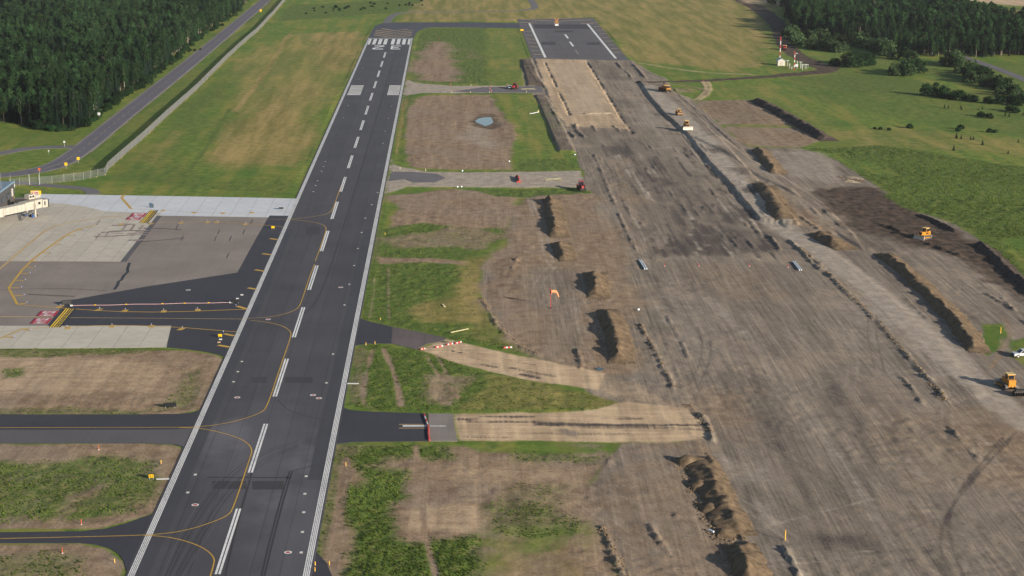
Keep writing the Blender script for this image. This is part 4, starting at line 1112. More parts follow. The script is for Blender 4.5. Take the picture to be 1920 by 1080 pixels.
# stains, seal strips and the long crack on the apron
strip("seal_strip", [(231, 491), (299, 404.5)], 1.7, ZM - .002, "shoulder_asphalt", apron, None, 0)
cr = [(243, 493), (239, 505), (240, 510), (232, 517), (228, 525), (222, 528), (221, 534), (216, 541), (214, 543)]
strip("crack", cr, .8, ZM, "crack_seal", apron, None, 0)
for pts, w_ in (([(270, 429), (300, 428), (340, 431)], 1.2), ([(262, 454), (320, 449), (345, 446)], 1.0), ([(190, 436), (250, 432), (272, 434)], 1.2), ([(176, 444), (250, 441)], .8), ([(52, 552), (140, 556)], 1.2), ([(-20, 545), (100, 540), (200, 545)], .5)):
    strip("stain", pts, w_, ZM - .006, "mud_asphalt", oc if pts[0][0] < 250 else apron, None, 2)
flat("oil_stain", rgb(124, 110, 104), 0.7, 0.2, 1.0)
for i in range(26):
    px = random.uniform(178, 285); py = random.uniform(418, 452); l = random.uniform(10, 42)
    inside = px + l < 300 - (py - 404) * .8
    strip("stain", [(px, py), (px + l * .5, py + random.uniform(-1.5, .5)), (px + l, py + random.uniform(-3, 1))] if i % 3 else [(px, py), (px + 8, py - 10)], random.uniform(.4, 1.6) if i % 3 else .5, ZM - .007 + .0004 * i, "oil_stain", oc if inside else apron, None, 1)
strip("paint_scuff", [(261, 437), (233, 466)], .3, ZM, "worn_white_paint", oc, None, 0)
strip("paint_scuff", [(76, 493), (148, 512)], .35, ZM, "grey_asphalt", apron, None, 0)
for px, py in ((402, 452), (408, 440), (430, 452), (455, 440), (470, 420), (425, 484), (340, 451), (330, 430)):
    strip("seal_strip", [(px, py), (px + 4, py - 9)], .22, ZM, "crack_seal", apron, None, 0)

def text_mesh(s, w_, h_, bold=.02):
    cu = bpy.data.curves.new("txt", 'FONT'); cu.body = s; cu.align_x = 'CENTER'; cu.align_y = 'CENTER'; cu.offset = bold; cu.resolution_u = 2
    o = bpy.data.objects.new("txt", cu); col.objects.link(o)
    bpy.context.view_layer.update()
    me = bpy.data.meshes.new_from_object(o.evaluated_get(bpy.context.evaluated_depsgraph_get()))
    bpy.data.objects.remove(o); bpy.data.curves.remove(cu)
    c = np.array([v.co[:] for v in me.vertices]); lo, hi = c.min(0), c.max(0)
    for v in me.vertices:
        v.co.x = (v.co.x - (lo[0] + hi[0]) / 2) / (hi[0] - lo[0]) * w_
        v.co.y = (v.co.y - (lo[1] + hi[1]) / 2) / (hi[1] - lo[1]) * h_
    me.materials.clear()
    return me

def hold_marking(x0, x1, y0, y1, par):
    rect("mandatory_panel", x0, x1, y0, y1, ZM + .006, "red_paint", par)
    rect("panel_border", x0 - .25, x0 - .02, y0, y1, ZM + .004, "black_paint", par)
    o = link("panel_text", text_mesh("32-14", (y1 - y0) * .88, (x1 - x0) * .72, .03), "white_paint", par, ((x0 + x1) / 2, (y0 + y1) / 2, ZM + .012))
    o.rotation_euler = (0, 0, -math.pi / 2)
def hold_line(x0, y0, y1, par, n, k=1.0):
    rect("hold_background", x0 - .45 * k, x0 + 2.55 * k, y0, y1, ZM + .012, "black_paint", par)
    B = "bright_yellow_paint"
    for q in range(2): rect("hold_bar", x0 + q * .64 * k - .14 * k, x0 + q * .64 * k + .14 * k, y0, y1, ZM + .02, B, par)
    st_ = (y1 - y0) / n
    for q in range(2, 4):
        for i in range(n):
            rect("hold_dash", x0 + q * .64 * k - .15 * k, x0 + q * .64 * k + .15 * k, y0 + i * st_ + .1 * st_, y0 + i * st_ + .6 * st_, ZM + .02, B, par)
for (a, b, c, d_) in ((68.7, 593, 103, 583.3), (56.7, 607.5, 89, 596.7)):
    x0, y0 = g(a, b); x1 = g(c, b)[0]; y1 = g(0, d_)[1]
    hold_marking(x0, x1, y0, y1, apron)
x0, y0 = g(94.5, 614); y1 = g(0, 578.5)[1]
hold_line(x0, y0, y1, txa, 13)
for (a, b, c, d_) in ((242.5, 407.3, 269, 399.8), (236, 412.3, 262, 406.9)):
    x0, y0 = g(a, b); x1 = g(c, b)[0]; y1 = g(0, d_)[1]
    hold_marking(x0, x1, y0, y1, oc)
x0, y0 = g(263.5, 418.3); y1 = g(0, 394.7)[1]
hold_line(x0, y0, y1, oc, 16, .95)
# mid and low taxiways
sh = sheet("shoulder", gp([(-900, 806), (250, 806), (330, 805), edge_l(803), edge_l(838), (330, 833), (270, 830.5), (-900, 830.5)]), ZA - .003, "shoulder_asphalt", txm, .01)
rect("guide_line", g(755, 799)[0], g(800, 799)[0], g(0, 800.2)[1], g(0, 797.6)[1], ZM, W, txr)
rect("guide_line", g(806, 799)[0], g(836, 799)[0], g(0, 800.2)[1], g(0, 798)[1], ZM, "worn_white_paint", txr)
for yy in (796, 803): strip("guide_line", [(748, yy), (800, yy)], .35, ZM, FY, txr, None, 0)
# -- old runway markings
def mark(name, pts, w_, mt=None): strip(name, pts, w_, ZM + .004, mt or "worn_white_paint", oldr, None, 0)
mark("edge_line", [(992.5, 43.7), (1022.5, 108)], 1.5, W); mark("edge_line", [(1101.7, 45), (1154.5, 109.5)], 1.5, W)
for a, b in (((1059.5, 64.5), (1065, 72)), ((1068.5, 78.5), (1075, 87))): mark("centreline_dash", [a, b], 1.3, W)
mark("centreline_dash", [(1078.7, 93.5), (1085, 102.5)], 1.1, "grey_asphalt")
for k in range(7):
    y = 58.5 + k * 7.2
    xl = 981 + k * 3.2; mark("shoulder_bar", [(xl, y), (xl + 15, y + 1)], 1.5, FY)
for k in range(9):
    y = 42.5 + k * 6.9 ; xr = 1108 + k * 5.3
    mark("shoulder_bar", [(xr, y + .6), (xr + 13, y)], 1.5, FY)
mark("chevron", [(976, 36), (1042, 40), (1111, 37)], 2.0, FY); mark("chevron", [(1010, 33.5 + 1), (1045, 34.7), (1070, 33.2 + .8)], 2.0, FY)
mark("threshold_bar", [(973, 41.5), (1000, 43)], 1.8, FY); mark("threshold_bar", [(1088, 44.5), (1112, 44)], 1.8, FY)
for a, b, c, d_ in ((1039, 57.5, 1074, 61), (1015, 78.5, 1041, 84), (1100, 79.5, 1125, 84.5)):
    sheet("asphalt_patch", gp([(a, b), (c, b), (c + 1.5, d_), (a + 1.5, d_)]), ZA + .012, "patch_asphalt", oldr, .005)
sheet("asphalt_lane", gp([(999, 46), (1102, 46), (1109, 54.5), (1003.5, 53.5)]), ZA + .011, "patch_asphalt", oldr, .004)

# ------------------------------------------------------------------ spoil heaps and banks
def berm(name, px, h, half, label, mat="spoil_earth", seed=0, group=None, lump=.4, crest=-.3, world=False):
    c = smooth_line(gp(px) if not world else px, 3)
    seg = [0]
    for a, b in zip(c[:-1], c[1:]): seg.append(seg[-1] + math.hypot(b[0] - a[0], b[1] - a[1]))
    L = seg[-1]; n = max(8, int(L / .45)); m = 20
    o = Vector((c[0][0], c[0][1], 0))
    S = np.linspace(0, L, n); cx_ = np.interp(S, seg, [p[0] for p in c]); cy_ = np.interp(S, seg, [p[1] for p in c])
    dx = np.gradient(cx_); dy = np.gradient(cy_); l = np.hypot(dx, dy) + 1e-9; nx, ny_ = -dy / l, dx / l
    T = np.linspace(-1.15, 1.15, m)
    endf = sstep(0, 1, np.clip(np.minimum(S, L - S) / min(half * 2.2, L * .45), 0, 1)) ** .8
    V = np.zeros((n, m, 3))
    ws = half * (.75 + .5 * fbm(S, S * 0 + seed, 7, seed, 3))
    hs = .86 * h * (1 - lump + 2 * lump * fbm(S, S * 0 + seed * 3, 5.5, seed + 9, 3))
    X = cx_[:, None] + nx[:, None] * ws[:, None] * T[None]; Y = cy_[:, None] + ny_[:, None] * ws[:, None] * T[None]
    nz_ = fbm(X, Y, 2.2, seed + 20, 4) - .5
    X = X + (fbm(X, Y, 1.7, seed + 33, 2) - .5) * .8; Y = Y + (fbm(X, Y, 1.7, seed + 43, 2) - .5) * .8
    ck = crest + (fbm(S, S * 0 + 5, 5.0, seed + 51, 3)[:, None] - .5) * .35
    A = np.where(T[None] < ck, np.clip((T[None] + 1.0) / (ck + 1.0), 0, 1) ** .8, np.clip((1.0 - T[None]) / (1.0 - ck), 0, 1) ** 1.15)
    hh = hs[:, None] * endf[:, None] * A * (1 + nz_ * .55) + (fbm(X, Y, .9, seed + 61, 2) - .5) * .2 * np.minimum(A * 4, 1)
    gz = np.array([[zat(X[i, j], Y[i, j]) for j in range(m)] for i in range(n)])
    V[..., 0] = X - o.x; V[..., 1] = Y - o.y; V[..., 2] = gz + np.maximum(hh, 0) - .3 * (np.abs(T[None]) > 1)
    id_ = np.arange(n * m).reshape(n, m)
    fs = np.stack([id_[:-1, :-1], id_[1:, :-1], id_[1:, 1:], id_[:-1, 1:]], -1).reshape(-1, 4).tolist()
    me = bpy.data.meshes.new(name); me.from_pydata(V.reshape(-1, 3).tolist(), [], fs); me.update()
    me.polygons.foreach_set("use_smooth", np.ones(len(me.polygons), bool))
    ob = link(name, me, mat, None, o)
    return tag(ob, label, "earth heap", group)

berm("spoil_heap", [(1034, 372), (1040, 395), (1044, 420), (1050, 446)], 2.3, 3.6, "long brown spoil heap beside the mown grass strip and tractor", seed=1)
berm("spoil_heap", [(1052, 455), (1058, 470), (1066, 490)], 2.2, 3.6, "short low spoil heap between two longer heaps near the windsock", seed=2)
berm("spoil_heap", [(1116, 510), (1124, 535), (1122, 560)], 2.4, 3.6, "blocky spoil heap right across the track from the windsock", seed=3)
berm("spoil_heap", [(1140, 579), (1152, 610), (1166, 645), (1166, 682)], 2.4, 3.4, "curved spoil heap reaching toward the sandy diagonal taxiway", seed=4)
for i, (px, py, h_, r_) in enumerate(((1300, 868, 2.1, 3.4), (1316, 886, 1.1, 2.6), (1320, 912, 1.9, 3.2), (1336, 922, 1.0, 2.6), (1340, 955, 1.7, 3.0), (1353, 975, 1.3, 2.6), (1364, 1000, 1.5, 3.0))):
    x, y = g(px, py)
    berm("dumped_heap", [(x, y + 2.6), (x + .3, y), (x + .5, y - 2.6)], h_ * .95, r_ * 1.1, "steep dumped load of spoil in the row beside the dark subgrade edge", seed=80 + i, group="dumped loads in the spoil row", lump=.6, crest=-.35, world=True)
berm("spoil_heap", [(1385, 1018), (1402, 1050), (1424, 1105)], 2.4, 3.4, "largest dumped spoil heap at the end of the row of dumped loads", seed=6, lump=.4)
berm("spoil_bank", [(1310, 856), (1334, 905), (1356, 950), (1385, 1005)], 1.9, 3.8, "low spread spoil bank behind the row of dumped loads", seed=5, lump=.5, crest=0)
berm("topsoil_bank", [(1418, 187), (1450, 203), (1490, 225), (1520, 243), (1556, 264)], 2.7, 4.4, "long dark topsoil bank bordering the stripped brown rectangle", "dark_earth", 7)
berm("spoil_heap", [(1424, 279), (1440, 300), (1462, 328)], 2.3, 3.6, "brown spoil heap beside the haul road below the stripped rectangle", seed=8)
berm("spoil_heap", [(1432, 350), (1455, 382), (1476, 418)], 1.9, 4.6, "flattened brown spoil heap between the two haul roads", seed=9)
berm("spoil_heap", [(1532, 436), (1558, 452), (1590, 469)], 2.3, 4.0, "rounded spoil heap where the haul roads meet", seed=10)
berm("spoil_heap", [(1655, 474), (1700, 508), (1750, 555), (1800, 605), (1838, 662)], 2.1, 3.2, "longest spoil heap running along the lower haul road", seed=11)
berm("topsoil_bank", [(1722, 402), (1760, 418), (1800, 438)], 1.2, 1.8, "thin dark topsoil bank along the tall weeds by the bulldozer", "dark_earth", 12)
berm("topsoil_bank", [(1832, 455), (1862, 475), (1890, 505), (1935, 545), (1990, 590)], 1.6, 2.4, "dark topsoil bank bordering the bright green grass", "dark_earth", 13)
berm("stone_windrow", [(1092, 215), (1120, 214.5), (1152, 214)], .8, 1.6, "straight row of pale crushed stone across the gravel pad", "grey_stone", 14)
berm("rubble_heap", [(1580, 330), (1600, 334), (1620, 336)], .9, 2.0, "jumbled heap of stones and roots at the weed edge", "grey_stone", 15, lump=.9)
berm("rubble_heap", [(1578, 339), (1596, 341), (1614, 342)], .8, 1.6, "low heap of broken stone before the jumbled heap", "grey_stone", 16, lump=.9)

# clods and stones: one scatter, too many to count
def rock_field():
    V, Fs = [], []
    ico = [(0, 0, 1), (.9, 0, .3), (.28, .85, .3), (-.72, .53, .3), (-.72, -.53, .3), (.28, -.85, .3), (.72, .53, -.3), (-.28, .85, -.3), (-.9, 0, -.3), (-.28, -.85, -.3), (.72, -.53, -.3)]
    fc = [(0, 1, 2), (0, 2, 3), (0, 3, 4), (0, 4, 5), (0, 5, 1), (1, 6, 2), (2, 7, 3), (3, 8, 4), (4, 9, 5), (5, 10, 1), (6, 7, 2), (7, 8, 3), (8, 9, 4), (9, 10, 5), (10, 6, 1)]
    def rock(x, y, r):
        n = len(V); z = zat(x, y); a = random.uniform(0, 6.28); sx, sy, sz = r * random.uniform(.7, 1.3), r * random.uniform(.7, 1.3), r * random.uniform(.5, .9)
        for v in ico:
            k = random.uniform(.75, 1.2)
            px_, py_ = v[0] * sx * k, v[1] * sy * k
            V.append((x + px_ * math.cos(a) - py_ * math.sin(a), y + px_ * math.sin(a) + py_ * math.cos(a), z + v[2] * sz * k + sz * .15))
        Fs.extend([(i + n, j + n, k2 + n) for i, j, k2 in fc])
    lines = [([(1200, 610), (1225, 650), (1263, 727)], 110, .6), ([(1502, 467), (1582, 544), (1642, 599), (1702, 669), (1772, 752)], 420, .8), ([(1328, 850), (1362, 945), (1402, 1030)], 110, .6),
             ([(1290, 860), (1340, 960), (1400, 1080)], 420, 2.6), ([(1140, 585), (1165, 680)], 160, 2.6), ([(905, 560), (950, 632), (1010, 664)], 130, .9), ([(1290, 760), (1334, 812)], 70, .8),
             ([(1655, 474), (1750, 555), (1838, 662)], 240, 2.4), ([(1130, 990), (1180, 1090)], 130, 1.0), ([(1116, 510), (1124, 560)], 90, 2.6), ([(1034, 372), (1050, 446)], 80, 2.8),
             ([(1092, 215), (1152, 214)], 90, 1.6), ([(1578, 332), (1620, 340)], 120, 2.6), ([(1270, 860), (1300, 930), (1345, 1010)], 160, 1.2), ([(1290, 250), (1420, 410)], 90, 1.2)]
    for pts, n, sp in lines:
        c = smooth_line(gp(pts), 2)
        for _ in range(n):
            i = random.randrange(len(c) - 1); t_ = random.random()
            x = c[i][0] + (c[i + 1][0] - c[i][0]) * t_ + random.gauss(0, sp * .5); y = c[i][1] + (c[i + 1][1] - c[i][1]) * t_ + random.gauss(0, sp * .5)
            rock(x, y, random.uniform(.10, .3) * (1.4 if random.random() < .12 else 1))
    for _ in range(900):
        x, y = g(random.uniform(1110, 1915), random.uniform(380, 1075))
        if wat(GREY, x, y) + wat(SOIL, x, y) > .6: rock(x, y, random.uniform(.06, .16))
    me = bpy.data.meshes.new("rubble"); me.from_pydata(V, [], Fs); me.update()
    tag(link("rubble", me, "spoil_earth"), "loose clods and stones strewn over the earthworks", "rubble", None, "stuff")
rock_field()

# ------------------------------------------------------------------ vegetation
def leaf_cloud(n_cl, per, fn, size, cl_r, seed, flat_=0.3):
    r = np.random.default_rng(seed); V = []; Fs = []
    for _ in range(n_cl):
        c, out = fn(r)
        for _ in range(per):
            p = np.array(c) + r.normal(0, cl_r, 3) * (1, 1, .7)
            nrm = np.array(out) * .8 + r.normal(0, .55, 3); nrm[2] += flat_; nrm /= np.linalg.norm(nrm) + 1e-9
            u = np.cross(nrm, r.normal(0, 1, 3)); u /= np.linalg.norm(u) + 1e-9; v = np.cross(nrm, u)
            s = size * r.uniform(.6, 1.3); n = len(V)
            V += [p - u * s * .5, p + v * s * .38, p + u * s * .5, p - v * s * .38]
            Fs.append((n, n + 1, n + 2, n + 3))
    return [tuple(v) for v in V], Fs

def trunk_mesh(name, h, r0, limbs, seed, lean=0.0):
    r = random.Random(seed); b = MB()
    p = Vector((0, 0, -.3)); k = 5
    for i in range(k):
        q = Vector((lean * (i + 1) / k + r.uniform(-.12, .12), r.uniform(-.12, .12), h * (i + 1) / k))
        b.cyl(p, q, r0 * (1 - .8 * i / k), r0 * (1 - .8 * (i + 1) / k), 6); p = q
    for _ in range(limbs):
        z = h * r.uniform(.35, .9); a = r.uniform(0, 6.28); l = h * r.uniform(.12, .2)
        b.cyl((lean * z / h, 0, z), (lean * z / h + math.cos(a) * l, math.sin(a) * l, z + l * .7), r0 * .3, r0 * .08, 5)
    return b.mesh(name)

def make_mesh(name, vf, mat):
    me = bpy.data.meshes.new(name); me.from_pydata(vf[0], [], vf[1]); me.update(); me.materials.append(MATS[mat]); return me

PROTO = {}
def aspen(seed, h, rad, base, mat):
    def fn(r):
        t_ = r.uniform(0, 1) ** .8
        z = base + (h - base) * t_
        rr = rad * math.sin(math.pi * min(1, (.18 + .8 * t_))) ** .7 * math.sqrt(r.uniform(.25, 1)) * (1 + .25 * math.sin(3 * t_ * 6 + seed))
        a = r.uniform(0, 6.283)
        return (math.cos(a) * rr, math.sin(a) * rr, z), (math.cos(a), math.sin(a), .5)
    return make_mesh("crown", leaf_cloud(90, 13, fn, .62, .36, seed), mat), trunk_mesh("trunk", h * .88, .17, 8, seed)
def spruce(seed, h, rad):
    r = np.random.default_rng(seed); V, Fs = [], []
    rows = int(h * 2.2)
    for i in range(rows):
        t_ = i / (rows - 1); z = .6 + (h - .6) * t_; R = rad * (1 - t_) ** .85 * r.uniform(.8, 1.15) + .08
        k = int(7 + 6 * (1 - t_))
        for j in range(k):
            a = 6.283 * (j + r.uniform(-.3, .3)) / k; L = R * r.uniform(.75, 1.2); wd = .22 + L * .28; dz = -L * r.uniform(.15, .45)
            ca, sa = math.cos(a), math.sin(a); n = len(V)
            V += [(0, 0, z + .12), (ca * L * .6 - sa * wd * .6, sa * L * .6 + ca * wd * .6, z + dz * .5), (ca * L, sa * L, z + dz), (ca * L * .6 + sa * wd * .6, sa * L * .6 - ca * wd * .6, z + dz * .5)]
            Fs.append((n, n + 1, n + 2, n + 3))
    return make_mesh("crown", (V, Fs), "spruce_needle"), trunk_mesh("trunk", h * .92, .16, 0, seed)
def shrub(seed, h, rad, mat, n=70):
    def fn(r):
        a = r.uniform(0, 6.283); e = math.asin(r.uniform(0, 1)); k = r.uniform(.6, 1) * (1 + .2 * math.sin(3 * a + seed))
        return (math.cos(a) * math.cos(e) * rad * k, math.sin(a) * math.cos(e) * rad * k, h * .12 + math.sin(e) * h * .85 * k), (math.cos(a) * math.cos(e), math.sin(a) * math.cos(e), math.sin(e))
    return make_mesh("crown", leaf_cloud(n, 13, fn, .6, .34, seed), mat), trunk_mesh("stem", h * .6, .09, 5, seed)
def dead(seed, h):
    r = random.Random(seed); b = MB()
    for _ in range(26):
        z = h * r.uniform(.3, .95); a = r.uniform(0, 6.28); l = h * r.uniform(.08, .22) * (1.2 - z / h)
        b.cyl((0, 0, z), (math.cos(a) * l, math.sin(a) * l, z + l * r.uniform(.4, 1.1)), .05, .02, 4)
    m_ = b.mesh("branches"); m_.materials.append(MATS["bare_twig"])
    return m_, trunk_mesh("trunk", h, .17, 3, seed)

def set_mat(me, m): me.materials.clear(); me.materials.append(MATS[m])
KINDS = []
for i, (h, r_, b_) in enumerate(((12, 1.7, 3.6), (13.5, 1.9, 4.6), (10.5, 1.9, 2.6), (14, 1.6, 5))):
    c, t_ = aspen(10 + i, h, r_, b_, "aspen_leaf" if i % 2 else "aspen_leaf_deep"); set_mat(t_, "birch_bark" if i == 3 else "bark")
    KINDS.append(("aspen_tree", c, t_))
for i, (h, r_) in enumerate(((12, 1.6), (9.5, 1.4), (13.5, 1.7))):
    c, t_ = spruce(30 + i, h, r_); set_mat(t_, "bark"); KINDS.append(("spruce_tree", c, t_))
for i in range(2):
    c, t_ = dead(40 + i, 10 + i * 2); set_mat(t_, "birch_bark"); KINDS.append(("dead_birch", c, t_))

def joined(c, t_, name):
    me = bpy.data.meshes.new(name)
    v = [tuple(x.co) for x in c.vertices] + [tuple(x.co) for x in t_.vertices]; n = len(c.vertices)
    f = [tuple(p.vertices) for p in c.polygons] + [tuple(i + n for i in p.vertices) for p in t_.polygons]
    me.from_pydata(v, [], f); me.materials.append(c.materials[0]); me.materials.append(t_.materials[0])
    me.polygons.foreach_set("material_index", [0] * len(c.polygons) + [1] * len(t_.polygons)); me.update()
    return bpy.data.objects.new(name, me)

def scatter(name, pts, rot, scl, idx, protos, label, cat):
    """one 'stuff' object: prototypes set out on points by geometry nodes"""
    pc_ = bpy.data.collections.new(name + "_kinds")
    for i, p in enumerate(protos): p.name = "%02d_%s" % (i, name); pc_.objects.link(p)
    me = bpy.data.meshes.new(name); me.from_pydata([tuple(p) for p in pts], [], [])
    for nm, tp, arr in (("rz", 'FLOAT', rot), ("sc", 'FLOAT', scl), ("ki", 'INT', idx)):
        me.attributes.new(nm, tp, 'POINT').data.foreach_set("value", np.asarray(arr, np.int32 if tp == 'INT' else np.float32))
    ob = link(name, me)
    ng = bpy.data.node_groups.new(name, 'GeometryNodeTree')
    ng.interface.new_socket("Geometry", in_out='INPUT', socket_type='NodeSocketGeometry')
    ng.interface.new_socket("Geometry", in_out='OUTPUT', socket_type='NodeSocketGeometry')
    N = ng.nodes; gi, go = N.new("NodeGroupInput"), N.new("NodeGroupOutput")
    io = N.new("GeometryNodeInstanceOnPoints"); ci = N.new("GeometryNodeCollectionInfo")
    ci.inputs[0].default_value = pc_; ci.inputs[1].default_value = True; ci.inputs[2].default_value = True
    def at(nm, tp):
        a = N.new("GeometryNodeInputNamedAttribute"); a.data_type = tp; a.inputs[0].default_value = nm; return a.outputs[0]
    cx_ = N.new("ShaderNodeCombineXYZ"); ng.links.new(at("rz", 'FLOAT'), cx_.inputs[2])
    e2r = N.new("FunctionNodeEulerToRotation"); ng.links.new(cx_.outputs[0], e2r.inputs[0])
    ng.links.new(gi.outputs[0], io.inputs["Points"]); ng.links.new(ci.outputs[0], io.inputs["Instance"])
    io.inputs["Pick Instance"].default_value = True
    ng.links.new(at("ki", 'INT'), io.inputs["Instance Index"]); ng.links.new(e2r.outputs[0], io.inputs["Rotation"]); ng.links.new(at("sc", 'FLOAT'), io.inputs["Scale"])
    ng.links.new(io.outputs[0], go.inputs[0])
    md = ob.modifiers.new("scatter", 'NODES'); md.node_group = ng
    return tag(ob, label, cat, None, "stuff")

def in_poly(x, y, p):
    c = False; j = len(p) - 1
    for i in range(len(p)):
        if (p[i][1] > y) != (p[j][1] > y) and x < (p[j][0] - p[i][0]) * (y - p[i][1]) / (p[j][1] - p[i][1]) + p[i][0]: c = not c
        j = i
    return c

def fill(poly, step, jit=.75):
    P = np.array(poly); out = []
    y = P[:, 1].min()
    while y < P[:, 1].max():
        x = P[:, 0].min()
        while x < P[:, 0].max():
            a, b = x + random.uniform(-jit, jit) * step, y + random.uniform(-jit, jit) * step
            if in_poly(a, b, poly): out.append((a, b))
            x += step
        y += step
    return out

def to_px(x, y, z=0):
    yc = y * math.cos(TH) + (H - z) * math.sin(TH); vv = (H - z) * math.cos(TH) - y * math.sin(TH)
    return VPX + F * x / yc, 540 + F * vv / yc

LEFT_WOOD = gp([(0, 231), (60, 238), (100, 244), (150, 241), (175, 222), (190, 205), (207, 197), (225, 180), (262, 162), (287, 145), (312, 120), (332, 107), (362, 77), (390, 57), (415, 43), (450, 17), (462, 5), (478, -10)])
LEFT_WOOD += [(-160, 2200), (-620, 2200), (-480, 1300), (-330, 900), (-270, 800)]
RIGHT_WOOD = gp([(1475, 22), (1482, 45), (1490, 62), (1530, 70), (1580, 78), (1640, 88), (1690, 100), (1745, 107), (1800, 104), (1840, 108), (1860, 106), (1925, 104), (2500, 150), (2500, 80), (1925, 50), (1830, 40), (1750, 22), (1680, 6), (1600, -14), (1500, -22), (1470, 0)])
woods = []
for poly, step, spr in ((LEFT_WOOD, 3.1, .5), (RIGHT_WOOD, 3.3, .45)):
    pts = fill(poly, step)
    cl = vn(np.array([p[0] for p in pts]), np.array([p[1] for p in pts]), 40, 77)
    hv_ = vn(np.array([p[0] for p in pts]), np.array([p[1] for p in pts]), 25, 99)
    rec = []
    for (x, y), c, hv in zip(pts, cl, hv_):
        u = random.random()
        k = random.randrange(7, 9) if u < .012 else (random.randrange(4, 7) if random.random() < (.75 if c > .62 else spr * .4) else random.randrange(4))
        px_, py_ = to_px(x, y)
        rec.append((x, y, k, random.uniform(.72, 1.15) * (.7 + .55 * hv), math.hypot(x, y), -30 < px_ < 1950 and -40 < py_ < 1080))
    rec.sort(key=lambda q: q[4])
    woods.append(rec)
TREE_LABEL = {("aspen_tree", 0): ("leafy green aspen in the wood beside the highway", "aspens of the wood beside the highway"),
              ("spruce_tree", 0): ("dark pointed spruce in the wood beside the highway", "spruces of the wood beside the highway"),
              ("dead_birch", 0): ("bare pale dead birch in the wood beside the highway", "dead birches beside the highway"),
              ("aspen_tree", 1): ("leafy aspen in the dark wood behind the willow shrubs", "aspens of the wood behind the willows"),
              ("spruce_tree", 1): ("pointed spruce in the dark wood behind the willow shrubs", "spruces of the wood behind the willows"),
              ("dead_birch", 1): ("bare dead birch in the dark wood behind the willow shrubs", "dead birches behind the willows")}
def plant(kind, c, t_, x, y, s, rz, label, group, cat, tname="trunk", z=None):
    e = thing(kind, label, cat, (x, y, zat(x, y) if z is None else z), rz, group)
    e.scale = (s, s, s) if kind != "young_spruce" else (s * 1.7, s * 1.7, s)
    link("crown" if kind != "dead_birch" else "branches", c, None, e); link(tname, t_, None, e)
    return e
rest = []
for wi, rec in enumerate(woods):
    cnt = {"aspen_tree": 0, "spruce_tree": 0, "dead_birch": 0}
    lim = {"aspen_tree": 145, "spruce_tree": 60, "dead_birch": 14}
    for (x, y, k, s, dst, vis) in rec:
        kn, c, t_ = KINDS[k]
        if vis and cnt[kn] < lim[kn]:
            cnt[kn] += 1
            lb, gr_ = TREE_LABEL[(kn, wi)]
            plant(kn, c, t_, x, y, s, random.uniform(0, 6.28), lb, gr_, "tree")
        else: rest.append((x, y, k, s, wi))
for wi, (nm, lb) in enumerate((("left_wood", "deeper part of the mixed wood beside the highway"), ("right_wood", "deeper part of the dark wood behind the willow shrubs"))):
    q = [r_ for r_ in rest if r_[4] == wi]
    scatter("woodland", [(r_[0], r_[1], 0) for r_ in q], [random.uniform(0, 6.28) for _ in q], [r_[3] for r_ in q], [r_[2] for r_ in q], [joined(c, t_, "tree") for _, c, t_ in KINDS], lb, "woodland")

SHR = [shrub(60, 4.2, 2.6, "willow_leaf"), shrub(61, 3.6, 2.4, "willow_leaf"), shrub(62, 2.6, 2.0, "bush_leaf", 55), shrub(63, 5.0, 2.6, "bush_leaf", 80)]
for c, t_ in SHR: set_mat(t_, "bark")
def shrubs(lst, kinds, label, group, name="willow_shrub"):
    for (px, py, s) in lst:
        x, y = g(px, py); c, t_ = SHR[random.choice(kinds)]
        e = plant(name, c, t_, x, y, s * random.uniform(.9, 1.1), random.uniform(0, 6.28), label, group, "shrub", "stem")
def along(pts, n, sp, s0, s1):
    c = pts; out = []
    for i in range(n):
        t_ = random.random() * (len(c) - 1); k = min(int(t_), len(c) - 2); f_ = t_ - k
        out.append((c[k][0] + (c[k + 1][0] - c[k][0]) * f_ + random.uniform(-sp, sp), c[k][1] + (c[k + 1][1] - c[k][1]) * f_ + random.uniform(-sp * .45, sp * .45), random.uniform(s0, s1)))
    return out
shrubs(along([(60, 240), (100, 246), (150, 244), (178, 224), (210, 199), (228, 183), (264, 165), (290, 147), (314, 123), (334, 110), (364, 80), (392, 60), (418, 46), (452, 20)], 130, 3.5, .45, .95), [2, 3], "low bush in the ragged margin between the wood and the highway", "bushes at the margin of the roadside wood", "bush")
shrubs(along([(325, 96), (360, 96), (385, 92)], 9, 5, .35, .6) + along([(560, 20), (640, 18), (740, 8), (790, 5)], 30, 14, .4, .7), [2], "low scrub bush in the rough grass beyond the mown field", "scrub bushes beyond the mown field", "bush")
shrubs(along([(1478, 62), (1500, 88), (1540, 94), (1580, 94)], 26, 12, 1.2, 1.9) + along([(1500, 72), (1580, 76), (1640, 96), (1670, 104)], 26, 9, 1.3, 2.1), [0, 1], "rounded grey-green willow shrub at the foot of the dark wood", "willows at the foot of the dark wood")
shrubs(along([(1585, 122), (1600, 124), (1632, 124)], 12, 8, 1.2, 1.7) + along([(1560, 122), (1575, 124)], 4, 5, .7, 1) + [(1660, 105, 1.6), (1672, 110, 1.2), (1695, 112, 1.5), (1712, 115, 1.4)] , [0, 3], "tall willow clump in the green meadow before the dark wood", "willow clumps in the meadow")
shrubs(along([(1668, 138), (1700, 141), (1728, 139)], 14, 6, 1.2, 1.7), [3, 0], "thicket shrub forming the dense round clump in the meadow", "shrubs of the round meadow clump")
shrubs(along([(1775, 122), (1795, 124)], 6, 8, 1.5, 2.0) + along([(1800, 140), (1850, 155), (1890, 175), (1915, 190)], 42, 14, .9, 1.7), [2, 3, 0], "dark bush crowding the gravel lane beside the wood", "bushes along the gravel lane", "bush")
